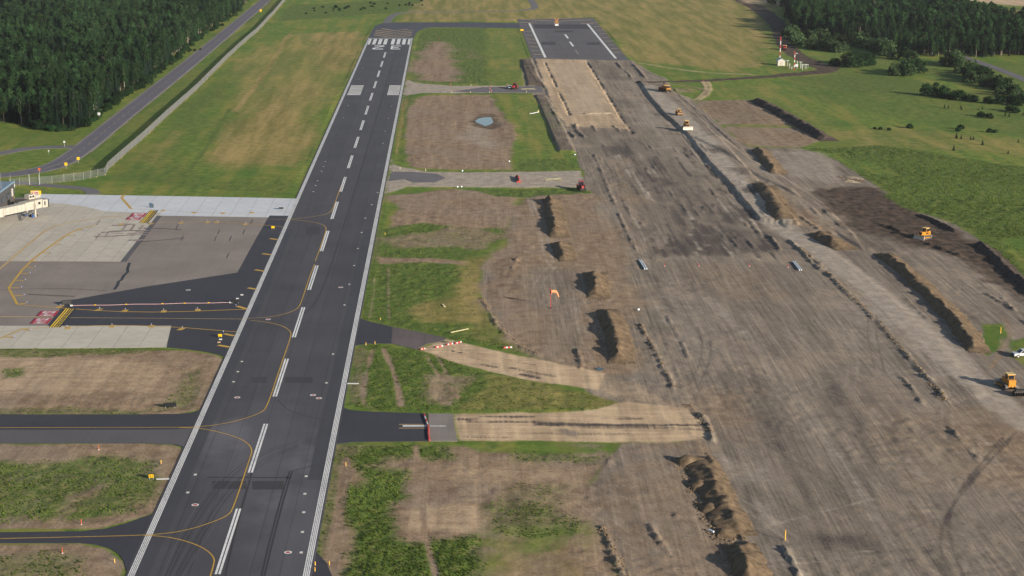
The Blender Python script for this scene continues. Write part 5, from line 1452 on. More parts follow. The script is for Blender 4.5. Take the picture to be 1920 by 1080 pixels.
shrubs(along([(1735, 178), (1760, 179), (1780, 184)], 9, 3, .9, 1.3) + along([(1780, 184), (1840, 190), (1890, 196), (1925, 198)], 26, 4, .5, 1.1), [2, 3], "bush in the hedge line across the meadow", "bushes of the meadow hedge line", "bush")
shrubs([(1894, 208, 1.3), (1904, 211, 1.0), (1838, 217, .9), (1855, 221, .9), (1845, 218, .7), (1705, 239.5, .8), (1802, 242, .8), (1796, 246, .6), (1856, 248.5, .7), (1866, 249, .6), (1756, 161, .8), (1667, 243.5, .5), (1640, 241, .4), (1650, 242, .45)], [2], "low bush alone in the open meadow", "lone low bushes in the meadow", "bush")
for c in ((1793, 260, .32), (1802, 261, .24), (1820, 262.5, .22), (1825, 262.5, .22), (1842, 273, .3), (1788, 284, .3), (1909, 268, .2), (1890, 290, .2), (1771, 201.5, .26), (1778, 202, .22), (1801, 202, .2), (1803, 205, .2), (1842, 204, .22), (1834, 206, .16), (1885, 216, .25), (1892, 218, .25), (1918, 216, .25)):
    x, y = g(c[0], c[1]); plant("young_spruce", KINDS[5][1], KINDS[5][2], x, y, c[2], random.uniform(0, 6), "young spruce standing alone in the olive meadow", "young spruces in the meadow", "tree")
shrubs([(1462 - 18, 6, 1.2), (1450, 8, 1.0), (1470, 12, 1.5), (1445, 2, 1.2), (1480, 26, 1.5), (1478, 34, 1.4)], [3], "bush standing on the verge of the dark earth road", "bushes on the verge of the earth road", "bush")

# tall weeds in the rank patches
def tuft(seed, n, h):
    r = random.Random(seed); V, Fs = [], []
    for _ in range(n):
        a = r.uniform(0, 6.28); d0 = r.uniform(0, .2); L = h * r.uniform(.6, 1.2); o = r.uniform(.1, .4) * L; w_ = r.uniform(.03, .06); a2 = r.uniform(0, 6.28)
        bx, by = math.cos(a) * d0, math.sin(a) * d0; k = len(V)
        tx, ty = bx + math.cos(a2) * o, by + math.sin(a2) * o; sx, sy = -math.sin(a2) * w_, math.cos(a2) * w_
        V += [(bx - sx, by - sy, -.05), (bx + sx, by + sy, -.05), ((bx + tx) / 2 + sx, (by + ty) / 2 + sy, L * .65), ((bx + tx) / 2 - sx, (by + ty) / 2 - sy, L * .65), (tx, ty, L)]
        Fs += [(k, k + 1, k + 2, k + 3), (k + 3, k + 2, k + 4)]
    return bpy.data.objects.new("tuft", make_mesh("tuft", (V, Fs), "weed_leaf"))
cand = []
for (a, b, c, d_, n) in ((560, 830, 1160, 1085, 26000), (660, 640, 1170, 775, 9000), (680, 420, 1010, 665, 9000), (-30, 833, 350, 1085, 14000), (-30, 652, 420, 778, 9000), (1490, 272, 1940, 560, 22000), (1840, 600, 1930, 700, 1200)):
    big_ = 1.6 if a == 1490 else 1.0
    ux = np.random.default_rng(n).uniform(a, c, n); uy = np.random.default_rng(n + 1).uniform(b, d_, n)
    for px, py in zip(ux, uy):
        x, y = g(px, py); wl = wat(LUSH, x, y)
        if wl > .2 and random.random() < wl * .8 and vn(np.array([x]), np.array([y]), 2.2, 12)[0] > .62 - .55 * wl: cand.append((x, y, zat(x, y), big_))
cand = [c for c in cand if not any(in_poly(c[0], c[1], p) for p in (RUNWAY, TAXI_LOW, TAXI_MID, TAXI_MID_R, DIAG_DARK, DIAG_GREY, PAD_CONC, NEW_ASPH, STUB_LOW, TAXI_GREY))]
scatter("weeds", [c[:3] for c in cand], rng.uniform(0, 6.28, len(cand)), rng.uniform(.3, .85, len(cand)) * np.array([c[3] for c in cand]), rng.integers(0, 3, len(cand)), [tuft(1, 11, .30), tuft(2, 11, .24), tuft(3, 9, .40)], "rank green weeds growing over the disturbed ground", "weeds")

# ------------------------------------------------------------------ chain-link fence
FENCE_C = gp([(18, 348), (75, 345.5), (120, 340), (157, 336), (197, 328)]) + gp([(203, 317), (257, 270), (322, 210), (370, 167), (415, 120), (450, 87), (480, 61), (505, 35), (536, 0), (560, -28)])
fe = thing("chain_link_fence", "grey chain-link fence running beside the highway ditch", "fence", (0, 0, 0))
pm = MB().cyl((0, 0, -.2), (0, 0, 3.0), .05, n=6).mesh("post"); pm.materials.append(MATS["galvanised"])
posts = []
acc = 0
for a, b in zip(FENCE_C[:-1], FENCE_C[1:]):
    l = math.hypot(b[0] - a[0], b[1] - a[1]); st_ = 4.0 if a[1] < 900 else 6.0
    n = max(1, round(l / st_))
    posts += [(a[0] + (b[0] - a[0]) * i / n, a[1] + (b[1] - a[1]) * i / n) for i in range(n)]
posts.append(FENCE_C[-1])
for p in posts: link("post", pm, None, fe, (p[0], p[1], zat(*p)))
for p, q in zip(posts[:-1], posts[1:]):
    z0, z1 = zat(*p), zat(*q)
    m_ = bpy.data.meshes.new("mesh_panel")
    m_.from_pydata([(p[0], p[1], z0 + .02), (q[0], q[1], z1 + .02), (q[0], q[1], z1 + 2.9), (p[0], p[1], z0 + 2.9)], [], [(0, 1, 2, 3)])
    link("mesh_panel", m_, "dense_link" if p[1] > 655 else "chain_link", fe)
# dry grass left standing under the fence
dry_pts = []
for p, q in zip(posts[:-1], posts[1:]):
    for _ in range(4):
        u = random.random(); dry_pts.append((p[0] + (q[0] - p[0]) * u + random.uniform(.1, .8), p[1] + (q[1] - p[1]) * u + random.uniform(-.3, .3), zat(*p)))
leaf_mat("dry_leaf", rgb(150, 132, 92), rgb(184, 164, 120))
dt = tuft(9, 14, .7); dt.data.materials.clear(); dt.data.materials.append(MATS["dry_leaf"])
scatter("dry_grass", dry_pts, rng.uniform(0, 6, len(dry_pts)), rng.uniform(.25, .6, len(dry_pts)), np.zeros(len(dry_pts)), [dt], "straw-coloured grass along the foot of the chain-link fence", "grass")

# ------------------------------------------------------------------ terminal building corner
bx, by0, by1, bh = -147.3, 505.0, 588.0, 8.6
tb = thing("terminal_building", "dark grey clad terminal corner behind the boarding bridge", "building", (bx, by1, 0))
MB().box((-20, -(by1 - by0) / 2, 1.9), (40, by1 - by0, 3.8)).build("wall", "wall_brown", tb)
MB().box((-19.95, -(by1 - by0) / 2, 6.15), (40.3, by1 - by0 + .3, 4.7)).build("wall", "wall_cladding", tb)
for k in range(17):
    MB().box((.24, -2.0 - k * 4.8, 6.1), (.07, .12, 4.5)).build("panel_joint", "wall_brown", tb)
rf = MB().box((-20, -(by1 - by0) / 2, 8.62), (41, by1 - by0 + 1, .24)).build("roof", "roof_metal", tb)
MB().box((.28, -(by1 - by0) / 2, 8.62), (.3, by1 - by0 + 1.2, .5)).build("eave_trim", "sign_blue_grey", rf)
MB().box((.32, -3.2, 5.6), (.25, 1.3, 2.6)).build("door", "hut_white", tb)
for k in range(5): MB().box((.32, -9 - k * 7, 5.4), (.1, 3.0, 1.6)).build("window", "cab_glass", tb)
MB().box((.1, -2, 1.1), (.3, 1.2, 2.2)).build("door", "machine_black", tb)
for yy, h in ((-1.2, 3.0), (-14, 5.5)): MB().cyl((-.6, yy, 8.6), (-.6, yy, 8.6 + h), .05, .03, 6).build("antenna", "galvanised", tb)
db = MB()
for i in range(10):
    a, b = i / 10, (i + 1) / 10
    db.cyl((.3 + .25 * a ** 2, -.8, 7.5 + 0), (.3 + .25 * b ** 2, -.8, 7.5), .75 * a + .02, .75 * b + .02, 14)
d_ = db.build("satellite_dish", "sign_white", tb)
x, y = g(26.5, 380); p_ = MB().cyl((0, 0, 0), (0, 0, 2.4), .18, n=10).build("bollard", "sign_yellow", None, 0, (x, y, 0)); tag(p_, "tall yellow bollard standing at the terminal corner", "bollard")
sk = thing("refuse_skip", "dark skip standing between the terminal and the grass", "skip", (g(38, 380)[0], g(38, 380)[1], 0), .2)
MB().box((0, 0, .8), (4.6, 2.2, 1.5), top=1.08).build("body", "machine_black", sk); MB().box((0, 0, 1.6), (5.1, 2.5, .14)).build("rim", "track_steel", sk)

# ------------------------------------------------------------------ passenger boarding bridge
wx, wy = g(60, 406); rx, ry = g(2, 419)
ang = math.atan2(wy - ry, wx - rx); Lb = math.hypot(wx - rx, wy - ry)
jb = thing("boarding_bridge", "white passenger boarding bridge reaching over the apron", "boarding bridge", (rx, ry, 0.03), ang); jb.scale = (1, 1, .8)
fl = 3.3
MB().box((Lb * .36, 0, fl + 1.5), (Lb * .95, 2.9, 3.0)).build("tunnel", "bridge_white", jb, .06)
for k in range(7): MB().box((Lb * (-.05 + .125 * k), -1.47, fl + 1.5), (.08, .06, 2.8)).build("tunnel_rib", "bridge_grey", jb)
MB().box((Lb * .86, 0, fl + 1.7), (Lb * .34, 3.3, 3.4)).build("outer_tunnel", "bridge_white", jb, .06)
MB().cyl((-1.2, 0, fl - .2), (-1.2, 0, fl + 3.3), 2.1, n=18).build("rotunda", "bridge_white", jb)
MB().cyl((-1.2, 0, -.1), (-1.2, 0, fl), .55, n=12).build("column", "bridge_white", jb)
MB().box((-7, 0, fl + 1.5), (9, 2.8, 3.0)).build("fixed_link", "bridge_grey", jb)
cab = MB().box((Lb * 1.1, -.3, fl + 1.9), (3.6, 3.6, 3.6)).build("cab", "bridge_white", jb, .08)
MB().box((Lb * 1.1 + 2.6, -.9, fl + 1.7), (2.4, 3.2, 3.2)).build("cab_hood", "bridge_white", jb, .08)
MB().box((Lb * 1.1 + 3.9, -.9, fl + 1.7), (.35, 3.4, 3.3)).build("bellows", "machine_black", jb)
MB().box((Lb * 1.1 + .2, -2.14, fl + 2.3), (.9, .1, 1.0)).build("window", "cab_glass", cab)
MB().box((Lb * 1.1 + 2.3, -2.55, fl + 1.9), (.5, .1, 1.7)).build("window", "cab_glass", cab)
MB().box((Lb * 1.0, .6, fl + 5.0), (2.6, 2.2, 1.9)).build("air_unit", "bridge_white", jb, .06)
for s in (-.6, .55): MB().cyl((Lb * 1.0 + s, -.52, fl + 5.1), (Lb * 1.0 + s, -.42, fl + 5.1), .45, n=14).build("fan", "cab_glass", jb)
MB().cyl((Lb * 1.1 + .2, .4, fl + 4.5), (Lb * 1.1 + 2.6, .4, fl + 4.5), .85, n=16).build("hose_drum", "bridge_white", jb)
for s in (-1, 1):
    MB().box((Lb * .98, s * 1.9, 2.9), (.55, .4, 5.6)).build("lift_column", "bridge_white", jb)
    wq = MB().cyl((Lb * .98 - .7, s * 1.2, .55), (Lb * .98 - .7, s * 1.7, .55), .55, n=14).build("wheel", "blue_metal", jb)
    MB().cyl((Lb * .98 + .7, s * 1.2, .55), (Lb * .98 + .7, s * 1.7, .55), .55, n=14).build("wheel", "tyre_rubber", jb)
MB().box((Lb * .98, 0, 1.3), (1.0, 3.4, .5)).build("bogie", "bridge_grey", jb)
for k in range(7): MB().box((Lb * (.5 + .055 * k), -2.3, fl * (.05 + .13 * k)), (.6, 1.0, .1)).build("stair_tread", "galvanised", jb)
for s in (-2.75, -1.85): MB().cyl((Lb * .47, s, .1), (Lb * .86, s, fl), .08, n=6).build("stair_stringer", "track_steel", jb)

# ------------------------------------------------------------------ signs, lamps, markers
def panel_sign(px, py, w_, h_, label, face="sign_yellow", txt=None, rz=0.0, back="sign_black", tcol="sign_black", legs=.25, cat="sign"):
    x, y = g(px, py)
    e = thing("airfield_sign", label, cat, (x, y, max(zat(x, y), .02) if wat(GRASS, x, y) > 0 else .03), rz)
    MB().box((0, 0, legs + h_ / 2), (w_, .32, h_)).build("housing", back, e, .03)
    MB().box((0, -.17, legs + h_ / 2), (w_ * .93, .03, h_ * .86)).build("face", face, e)
    for s in (-1, 1): MB().cyl((s * w_ * .36, 0, -.1), (s * w_ * .36, 0, legs + .05), .05, n=6).build("leg", "galvanised", e)
    if txt:
        o = link("lettering", text_mesh(txt, w_ * .62, h_ * .5), tcol, e, (0, -.19, legs + h_ / 2)); o.rotation_euler = (math.pi / 2, 0, 0)
    return e
panel_sign(284, 898, 1.0, .75, "yellow airfield sign in weeds beside the low taxiway", txt="B-1")
panel_sign(413, 633, 1.0, .75, "yellow airfield sign on dark asphalt by the lower taxi line")
panel_sign(512, 429.5, 1.1, .8, "yellow airfield sign on asphalt beside the upper runway edge")
panel_sign(978.5, 58.5, 2.4, 1.2, "yellow airfield sign at the corner of the closed old runway")
panel_sign(125, 572, 2.6, 1.1, "black-backed airfield sign at the head of the hold line", "sign_black", rz=.5)
panel_sign(441, 568.5, 2.2, .85, "black-backed airfield sign at the runway end of the rope", "sign_black", rz=.05)
panel_sign(319, 764.5, 2.7, .8, "wide black-backed airfield sign on bare soil above the middle taxiway", "sign_black")
panel_sign(284, 390, 2.0, 1.3, "blue-grey airfield sign turned sideways on the bright concrete", "sign_blue_grey", rz=-.75)
panel_sign(527.5, 393, 1.8, .65, "black and white airfield sign on bright concrete beside the runway", "sign_black", back="sign_white")
x, y = g(67.5, 367.5)
e = thing("apron_sign", "yellow and red boxed sign with white panel behind the boarding bridge", "sign", (x, y, 0.03))
MB().box((0, 0, 1.15), (3.6, .5, 1.5)).build("housing", "sign_yellow", e, .04)
MB().box((.2, -.27, 1.15), (1.7, .04, 1.2)).build("panel", "sign_white", e); MB().box((-1.2, -.27, 1.15), (.7, .04, 1.1)).build("panel", "sign_white", e)
o = link("lettering", text_mesh("100", 1.5, .95, .04), "sign_red", e, (.2, -.30, 1.15)); o.rotation_euler = (math.pi / 2, 0, 0)
o = link("lettering", text_mesh("1", .35, .9, .04), "sign_red", e, (-1.2, -.30, 1.15)); o.rotation_euler = (math.pi / 2, 0, 0)
for s in (-1.4, 1.4): MB().box((s, 0, .2), (.15, .3, .45)).build("leg", "galvanised", e)

stem_m = MB().cyl((0, 0, 0), (0, 0, .38), .05, n=6).mesh("stem"); stem_m.materials.append(MATS["lamp_blue"])
glob = MB().cyl((0, 0, .36), (0, 0, .5), .11, .08, 8).mesh("lamp_head"); glob.materials.append(MATS["sign_white"])
for px, py in LIGHTS:
    x, y = g(px, py + .6)
    e = thing("taxiway_lamp", "small white-topped taxiway edge lamp beside a yellow line mark", "lamp", (x, y, .03), 0, "taxiway edge lamps around the apron")
    link("stem", stem_m, None, e); link("lamp_head", glob, None, e)

def marker(px, py, h, mat, label, group, name="marker_post", r=.07):
    x, y = g(px, py); e = thing(name, label, "marker", (x, y, max(zat(x, y), 0)), 0, group)
    MB().cyl((0, 0, -.05), (0, 0, h), r, r * .8, 8).build("post", mat, e); MB().cyl((0, 0, -.05), (0, 0, .08), r * 1.9, r * 1.5, 10).build("base", "sign_white" if mat != "stake_yellow" else "timber", e)
for px, py in ((185, 843), (152.5, 983.5), (117, 1037)): marker(px, py, 1.0, "safety_orange", "orange post on a white base in the weedy verge left of the runway", "orange posts in the weedy verge", r=.09)
for px, py in ((302, 869), (215, 1055), (648.5, 873), (617.5, 1059), (590.5, 1071), (591, 1060), (686, 647), (703, 645), (713, 600), (722, 440)): marker(px, py, .7, "stake_yellow", "short yellow stake on the runway verge", "yellow stakes on the runway verge", r=.08)
for px, py in ((1246, 499), (1310, 499), (1405, 499.5), (1477.5, 501), (1034, 551), (1319, 151.5), (1204, 111), (1222, 112), (824, 73.5), (641, 71)): marker(px, py, .8, "safety_red", "small red marker flag post on open ground", "red marker posts", r=.12)
for px, py in ((750, 317), (798, 320), (847, 174.5), (882, 174.5), (918, 174), (883, 161), (987, 173)): marker(px, py, .8, "panel_cream", "pale marker post along a closed crossing taxiway", "pale posts along the closed crossings", r=.12)
marker(1876, 625, 1.6, "stake_yellow", "tall yellow stake in the small grass island", None, r=.1)
marker(1472, 1014, 1.9, "stake_yellow", "yellow stake leaning beside the dark subgrade stain", None, r=.1)

# timber and white strips lying on the verges
for (a, b, lb) in (((293, 899), (317, 898.5), "white marker board laid flat from the yellow sign to the runway"), ((651, 720), (673, 720), "white marker board laid flat on the verge of the triangle"), ((845, 625), (878, 618), "pale timber board lying in the green verge"), ((830, 571), (834, 576), "short pale stake lying in the yellow grass")):
    p, q = g(*a), g(*b); l = math.hypot(q[0] - p[0], q[1] - p[1])
    o = MB().box((l / 2, 0, .1), (l, .5 if l < 4 else .35, .14)).build("marker_board", "panel_cream" if "pale" in lb else "sign_white", None, .01, (p[0], p[1], max(zat(*p), zat(*q), 0) + .02))
    o.rotation_euler = (0, 0, math.atan2(q[1] - p[1], q[0] - p[0])); tag(o, lb, "board")

# flagged rope between the two black-backed signs
p, q = g(134, 574), g(432, 568); n = 40
rp = thing("barrier_rope", "pink rope with yellow floats between two black-backed signs", "rope", (p[0], p[1], 0))
b = MB(); last = None
for i in range(n + 1):
    u = i / n; c = Vector(((q[0] - p[0]) * u, (q[1] - p[1]) * u, .14 + .05 * math.sin(u * 20)))
    if last is not None: b.cyl(last, c, .05, n=6)
    last = c
b.build("rope", "rope_pink", rp)
for px in (178, 236, 304, 346, 391):
    u = (px - 134) / 298; MB().cyl(((q[0] - p[0]) * u - .25, (q[1] - p[1]) * u, .2), ((q[0] - p[0]) * u + .25, (q[1] - p[1]) * u, .2), .13, n=8).build("float", "sign_yellow", rp)
for u in (0, 1): MB().box(((q[0] - p[0]) * u, (q[1] - p[1]) * u, .2), (.6, .5, .4)).build("anchor", "sign_white", rp)
for px, py, mt in ((445, 560.5, "sign_white"), (453.5, 553.5, "sign_white"), (413.5, 637, "sign_white"), (410.5, 642.5, "timber")):
    x, y = g(px, py); b = thing("weight_block", "small pale ballast block on the dark taxiway near a sign", "block", (x, y, .02), 0, "ballast blocks on the dark taxiway")
    MB().box((0, 0, .12), (.75, .5, .24), top=.9).build("block", mt, b); MB().box((0, 0, .28), (.15, .15, .1)).build("handle", "track_steel", b)

# red and white barrier logs
def log(a, b, label, group, cols):
    p, q = g(*a), g(*b); l = math.hypot(q[0] - p[0], q[1] - p[1])
    e = thing("barrier_log", label, "barrier", (p[0], p[1], max(zat(*p), zat(*q), .01)), math.atan2(q[1] - p[1], q[0] - p[0]), group)
    n = len(cols)
    for i, c in enumerate(cols): MB().box((l * (i + .5) / n, 0, .18), (l / n * .97, .42, .36), top=1, topy=.6).build("segment", c, e, .04)
SR, SW = "safety_red", "sign_white"
for a, b in (((788, 656), (797, 654.5)), ((816, 652.5), (830, 649.5)), ((836.5, 647.5), (849, 645)), ((853, 645), (865, 642))):
    log(a, b, "red and white barrier log across the sandy diagonal taxiway", "barrier logs across the diagonal taxiway", [SR, SW, SR, SR, SW])
log((944, 654), (960, 653), "red and white barrier log lying in grass above the sandy taxiway", None, [SR, SW, SR, SW])
ch = [(795, 777.5), (796.5, 783), (798.5, 788), (800.3, 793), (802, 798), (803, 803), (803.6, 808), (803, 813), (803.6, 818), (804.3, 822), (804.8, 826.5)]
for i in range(len(ch) - 1):
    log(ch[i], ch[i + 1], "log in the red and white barrier chain closing the middle taxiway", "barrier chain closing the middle taxiway", [SR, SR] if i not in (1, 3) else [SW, SW])
x, y = g(973, 341)
e = thing("barrier_rail", "long red barrier rail standing across the upper gravel crossing", "barrier", (x, y, 0.02), math.pi / 2 + .02)
MB().box((4.0, 0, .75), (11, .25, .7)).build("rail", "safety_red", e); MB().box((4.0, .3, .5), (10.6, .4, .9)).build("back_panel", "machine_black", e)
for s in (-1.2, 9.2): MB().box((s, .1, .25), (.5, 1.6, .5)).build("foot", "safety_red", e)
for i, (px, py) in enumerate(((939, 318 + .5), (893, 352), (897.5, 352), (915, 167))):
    pass
# laid cross panels
def cross(px, py, w_, h_, label):
    x, y = g(px, py); e = thing("closure_cross", label, "marker", (x, y, .03))
    for k, s in enumerate((-1, 1)):
        p0, p1 = (-w_, -s * h_), (w_, s * h_)
        a = math.atan2(p1[1] - p0[1], p1[0] - p0[0])
        MB().box((0, 0, .05 + .03 * k), (math.hypot(2 * w_, 2 * h_), 1.3, .03), rz=a).build("cross_arm", "panel_cream", e)
cross(1037, 336.2, 3.1, 2.5, "cream cross laid flat on the upper gravel crossing")
cross(990, 167, 3.6, 3.0, "cream cross laid flat on the far asphalt crossing")

# lighted closure cross on its trailer at the old runway end
x, y = g(1043.5, 49.5)
e = thing("closure_trailer", "yellow lighted cross on a white trailer on the closed runway", "trailer", (x, y, .04))
MB().box((0, 0, 1.1), (2.6, 2.6, 1.4)).build("trailer_box", "vehicle_white", e, .08)
for s in (-1, 1):
    MB().cyl((s * 1.35, 0, .4), (s * 1.6, 0, .4), .42, n=12).build("wheel", "tyre_rubber", e)
    o = MB().box((0, 0, 0), (.5, .25, 4.4)).build("cross_arm", "machine_yellow", e, 0, (0, s * .1, 3.9)); o.rotation_euler = (0, s * .72, 0)
MB().box((0, 0, 2.3), (.3, .3, 2.0)).build("mast", "machine_yellow", e)

# broken white frame lying in the grass beside the bank
x, y = g(1000, 213)
e = thing("fallen_frame", "white broken frame lying in grass beside the topsoil strip", "frame", (x, y, max(zat(x, y), 0) + .1), .5)
MB().box((-1.4, -1.2, .25), (2.9, .35, .3)).build("arm", "sign_white", e); MB().box((1.6, 0, .3), (3.0, .35, .3), rz=.12).build("arm", "sign_white", e); MB().box((3.1, .9, .5), (.5, .6, .9)).build("head", "panel_cream", e)

# pipes lying on the works
def pipe(a, b, label, n=2):
    p, q = g(*a), g(*b); l = math.hypot(q[0] - p[0], q[1] - p[1])
    e = thing("drain_pipes", label, "pipe", (p[0], p[1], max(zat(*p), zat(*q)) + .05), math.atan2(q[1] - p[1], q[0] - p[0]))
    for i in range(n): MB().cyl((0, i * .62, .25), (l, i * .62 + .1, .25), .17, n=10).build("pipe", "pipe_white", e)
pipe((1213, 506), (1203, 489), "pair of white drain pipes near the curved subgrade edge"); pipe((1503, 508), (1491, 492), "pair of white drain pipes beside the lower haul road")
pipe((1338, 1000), (1330, 996), "short white pipe offcut in the dumped spoil row", 1)

# ------------------------------------------------------------------ windsock
x, y = g(1032, 578)
ws = thing("windsock", "orange windsock drooping from a red pole on the stripped soil", "windsock", (x, y, zat(x, y)))
MB().cyl((0, 0, -.1), (0, 0, 5.6), .09, .06, 8).build("pole", "pole_red", ws)
MB().cyl((0, 0, -.1), (0, 0, .15), .5, .4, 12).build("footing", "machine_black", ws)
sk = [Vector((.15, 0, 4.6)), Vector((.8, 0, 4.62)), Vector((1.3, 0, 4.55)), Vector((1.6, 0, 4.2)), Vector((1.85, 0, 3.7)), Vector((2.15, 0, 3.05))]
rad = [.42, .40, .37, .28, .22, .14]
vs, fs = [], []
for i, (c, r_) in enumerate(zip(sk, rad)):
    tdir = (sk[min(i + 1, 5)] - sk[max(i - 1, 0)]).normalized(); u = Vector((0, 1, 0)); v = tdir.cross(u).normalized()
    for k in range(12): vs.append(c + u * r_ * math.cos(k * math.pi / 6) + v * r_ * math.sin(k * math.pi / 6))
for i in range(5):
    for k in range(12): fs.append((i * 12 + k, i * 12 + (k + 1) % 12, (i + 1) * 12 + (k + 1) % 12, (i + 1) * 12 + k))
MB().add(vs, fs).build("sock", "sock_orange", ws)
MB().cyl((0, 0, 4.15), (0, 0, 5.05), .1, n=8).build("swivel", "pole_red", ws)
hoop = MB()
for k in range(12):
    a0, a1 = k * math.pi / 6, (k + 1) * math.pi / 6
    hoop.cyl((.15, .43 * math.cos(a0), 4.6 + .43 * math.sin(a0)), (.15, .43 * math.cos(a1), 4.6 + .43 * math.sin(a1)), .03, n=5)
hoop.build("hoop", "pole_red", ws)

# ------------------------------------------------------------------ weather station and mast
x, y = g(1464, 122.3)
e = thing("equipment_hut", "small white gabled equipment hut below the striped mast", "hut", (x, y, zat(x, y)))
MB().prism([(-2.1, 0), (2.1, 0), (2.1, 2.9), (0, 4.1), (-2.1, 2.9)], 'y', -2, 2.2).build("wall", "hut_white", e)
for s in (-1, 1):
    MB().add([(0, -2.3, 4.2), (s * 2.5, -2.3, 2.85), (s * 2.5, 2.5, 2.85), (0, 2.5, 4.2), (0, -2.3, 4.32), (s * 2.5, -2.3, 2.97), (s * 2.5, 2.5, 2.97), (0, 2.5, 4.32)],
             [(0, 1, 2, 3), (4, 5, 6, 7), (0, 1, 5, 4), (1, 2, 6, 5), (2, 3, 7, 6), (3, 0, 4, 7)]).build("roof", "hut_roof", e)
MB().box((0, -2.03, 1.15), (1.1, .08, 2.1)).build("door", "bridge_white", e)
def mast(px, py, h, n, label, arms):
    x, y = g(px, py); e = thing("lattice_mast", label, "mast", (x, y, zat(x, y)))
    for i in range(n): MB().box((0, 0, h * (i + .5) / n), (.5, .5, h / n * .99)).build("section", "sign_red" if i % 2 == 0 else "sign_white", e)
    MB().box((-.4, 0, h + .15), (.9, .3, .4)).build("antenna", "sign_red", e)
    if arms: MB().box((.8, 0, h - .6), (1.8, .3, .3)).build("arm", "galvanised", e)
mast(1462, 118, 15.0, 7, "tall red and white lattice mast behind the white hut", False)
mast(1489, 130.5, 10.0, 7, "shorter red and white mast among weather instruments", True)
for i, (px, py, h, kind) in enumerate(((1476.5, 126.5, 4.2, 0), (1480.5, 128, 2.6, 1), (1494.5, 128, 4.0, 2), (1501, 127.5, 3.6, 0), (1504.5, 131, 2.5, 1), (1511, 129, 2.4, 1), (1484.5, 129.5, 1.2, 1))):
    x, y = g(px, py)
    e = thing("weather_instrument", "slim white weather instrument post near the shorter mast", "instrument", (x, y, zat(x, y)), 0, "weather instrument posts near the mast")
    MB().cyl((0, 0, -.1), (0, 0, h), .16, n=8).build("post", "sign_white", e)
    MB().box((0, 0, h), (1.6 if kind == 0 else .6, .4, .4)).build("sensor_head", "sign_white" if kind else "galvanised", e)
    if kind == 2: MB().box((-.4, 0, h * .45), (1.6, 1.0, 1.5)).build("cabinet", "vehicle_white", e)
x, y = g(1505.5, 127.5); e = thing("instrument_table", "long white instrument bench with thin legs beside the earth road", "bench", (x, y, zat(x, y)), -.25)
MB().box((1, 0, 2.2), (4.2, .8, .3)).build("top", "sign_white", e)
for s in (-.8, 1, 2.8): MB().cyl((s, 0, 0), (s, 0, 2.1), .1, n=6).build("leg", "galvanised", e)

# road signs by the highway
def road_sign(px, py, h, mat, label, shape='box', w_=.9, group=None):
    x, y = g(px, py); e = thing("road_sign", label, "sign", (x, y, max(zat(x, y), 0)), 0, group)
    MB().cyl((0, .05, -.2), (0, .05, h), .06, n=6).build("post", "galvanised", e)
    MB().box((0, 0, h - w_ / 2), (w_, .06, w_)).build("plate", mat, e)
road_sign(147, 306, 2.4, "sign_yellow", "yellow warning plate on the bend of the highway verge", group=None, w_=1.1)
road_sign(124, 316.5, 2.4, "sign_yellow", "second yellow warning plate closer to the fence on the highway bend", w_=1.1)
road_sign(74, 327, 2.4, "safety_orange", "orange-backed plate on the verge just above the fence", w_=.9)
road_sign(489, 24, 2.6, "sign_yellow", "yellow warning plate beside the straight of the highway", w_=1.6)
road_sign(186, 224, 3.2, "sign_white", "white plate standing at the edge of the roadside wood", w_=1.2)
road_sign(121, 276, 2.6, "sign_white", "white plate at the mouth of the side road", w_=.8)
road_sign(91.5, 289, 1.6, "sign_white", "thin white plate in the grass inside the road bend", w_=.5)
for px, top in ((55, 0), (74, 0)):
    x, y = g(px, 346.5); e = thing("gate_post", "tall grey gate post of the fence beside the terminal path", "post", (x, y, 0), 0, "gate posts beside the terminal path")
    MB().cyl((0, 0, -.1), (0, 0, 3.6), .1, n=8).build("pipe", "galvanised", e); MB().cyl((0, 0, 3.6), (0, 0, 3.75), .16, n=8).build("cap", "sign_white", e)

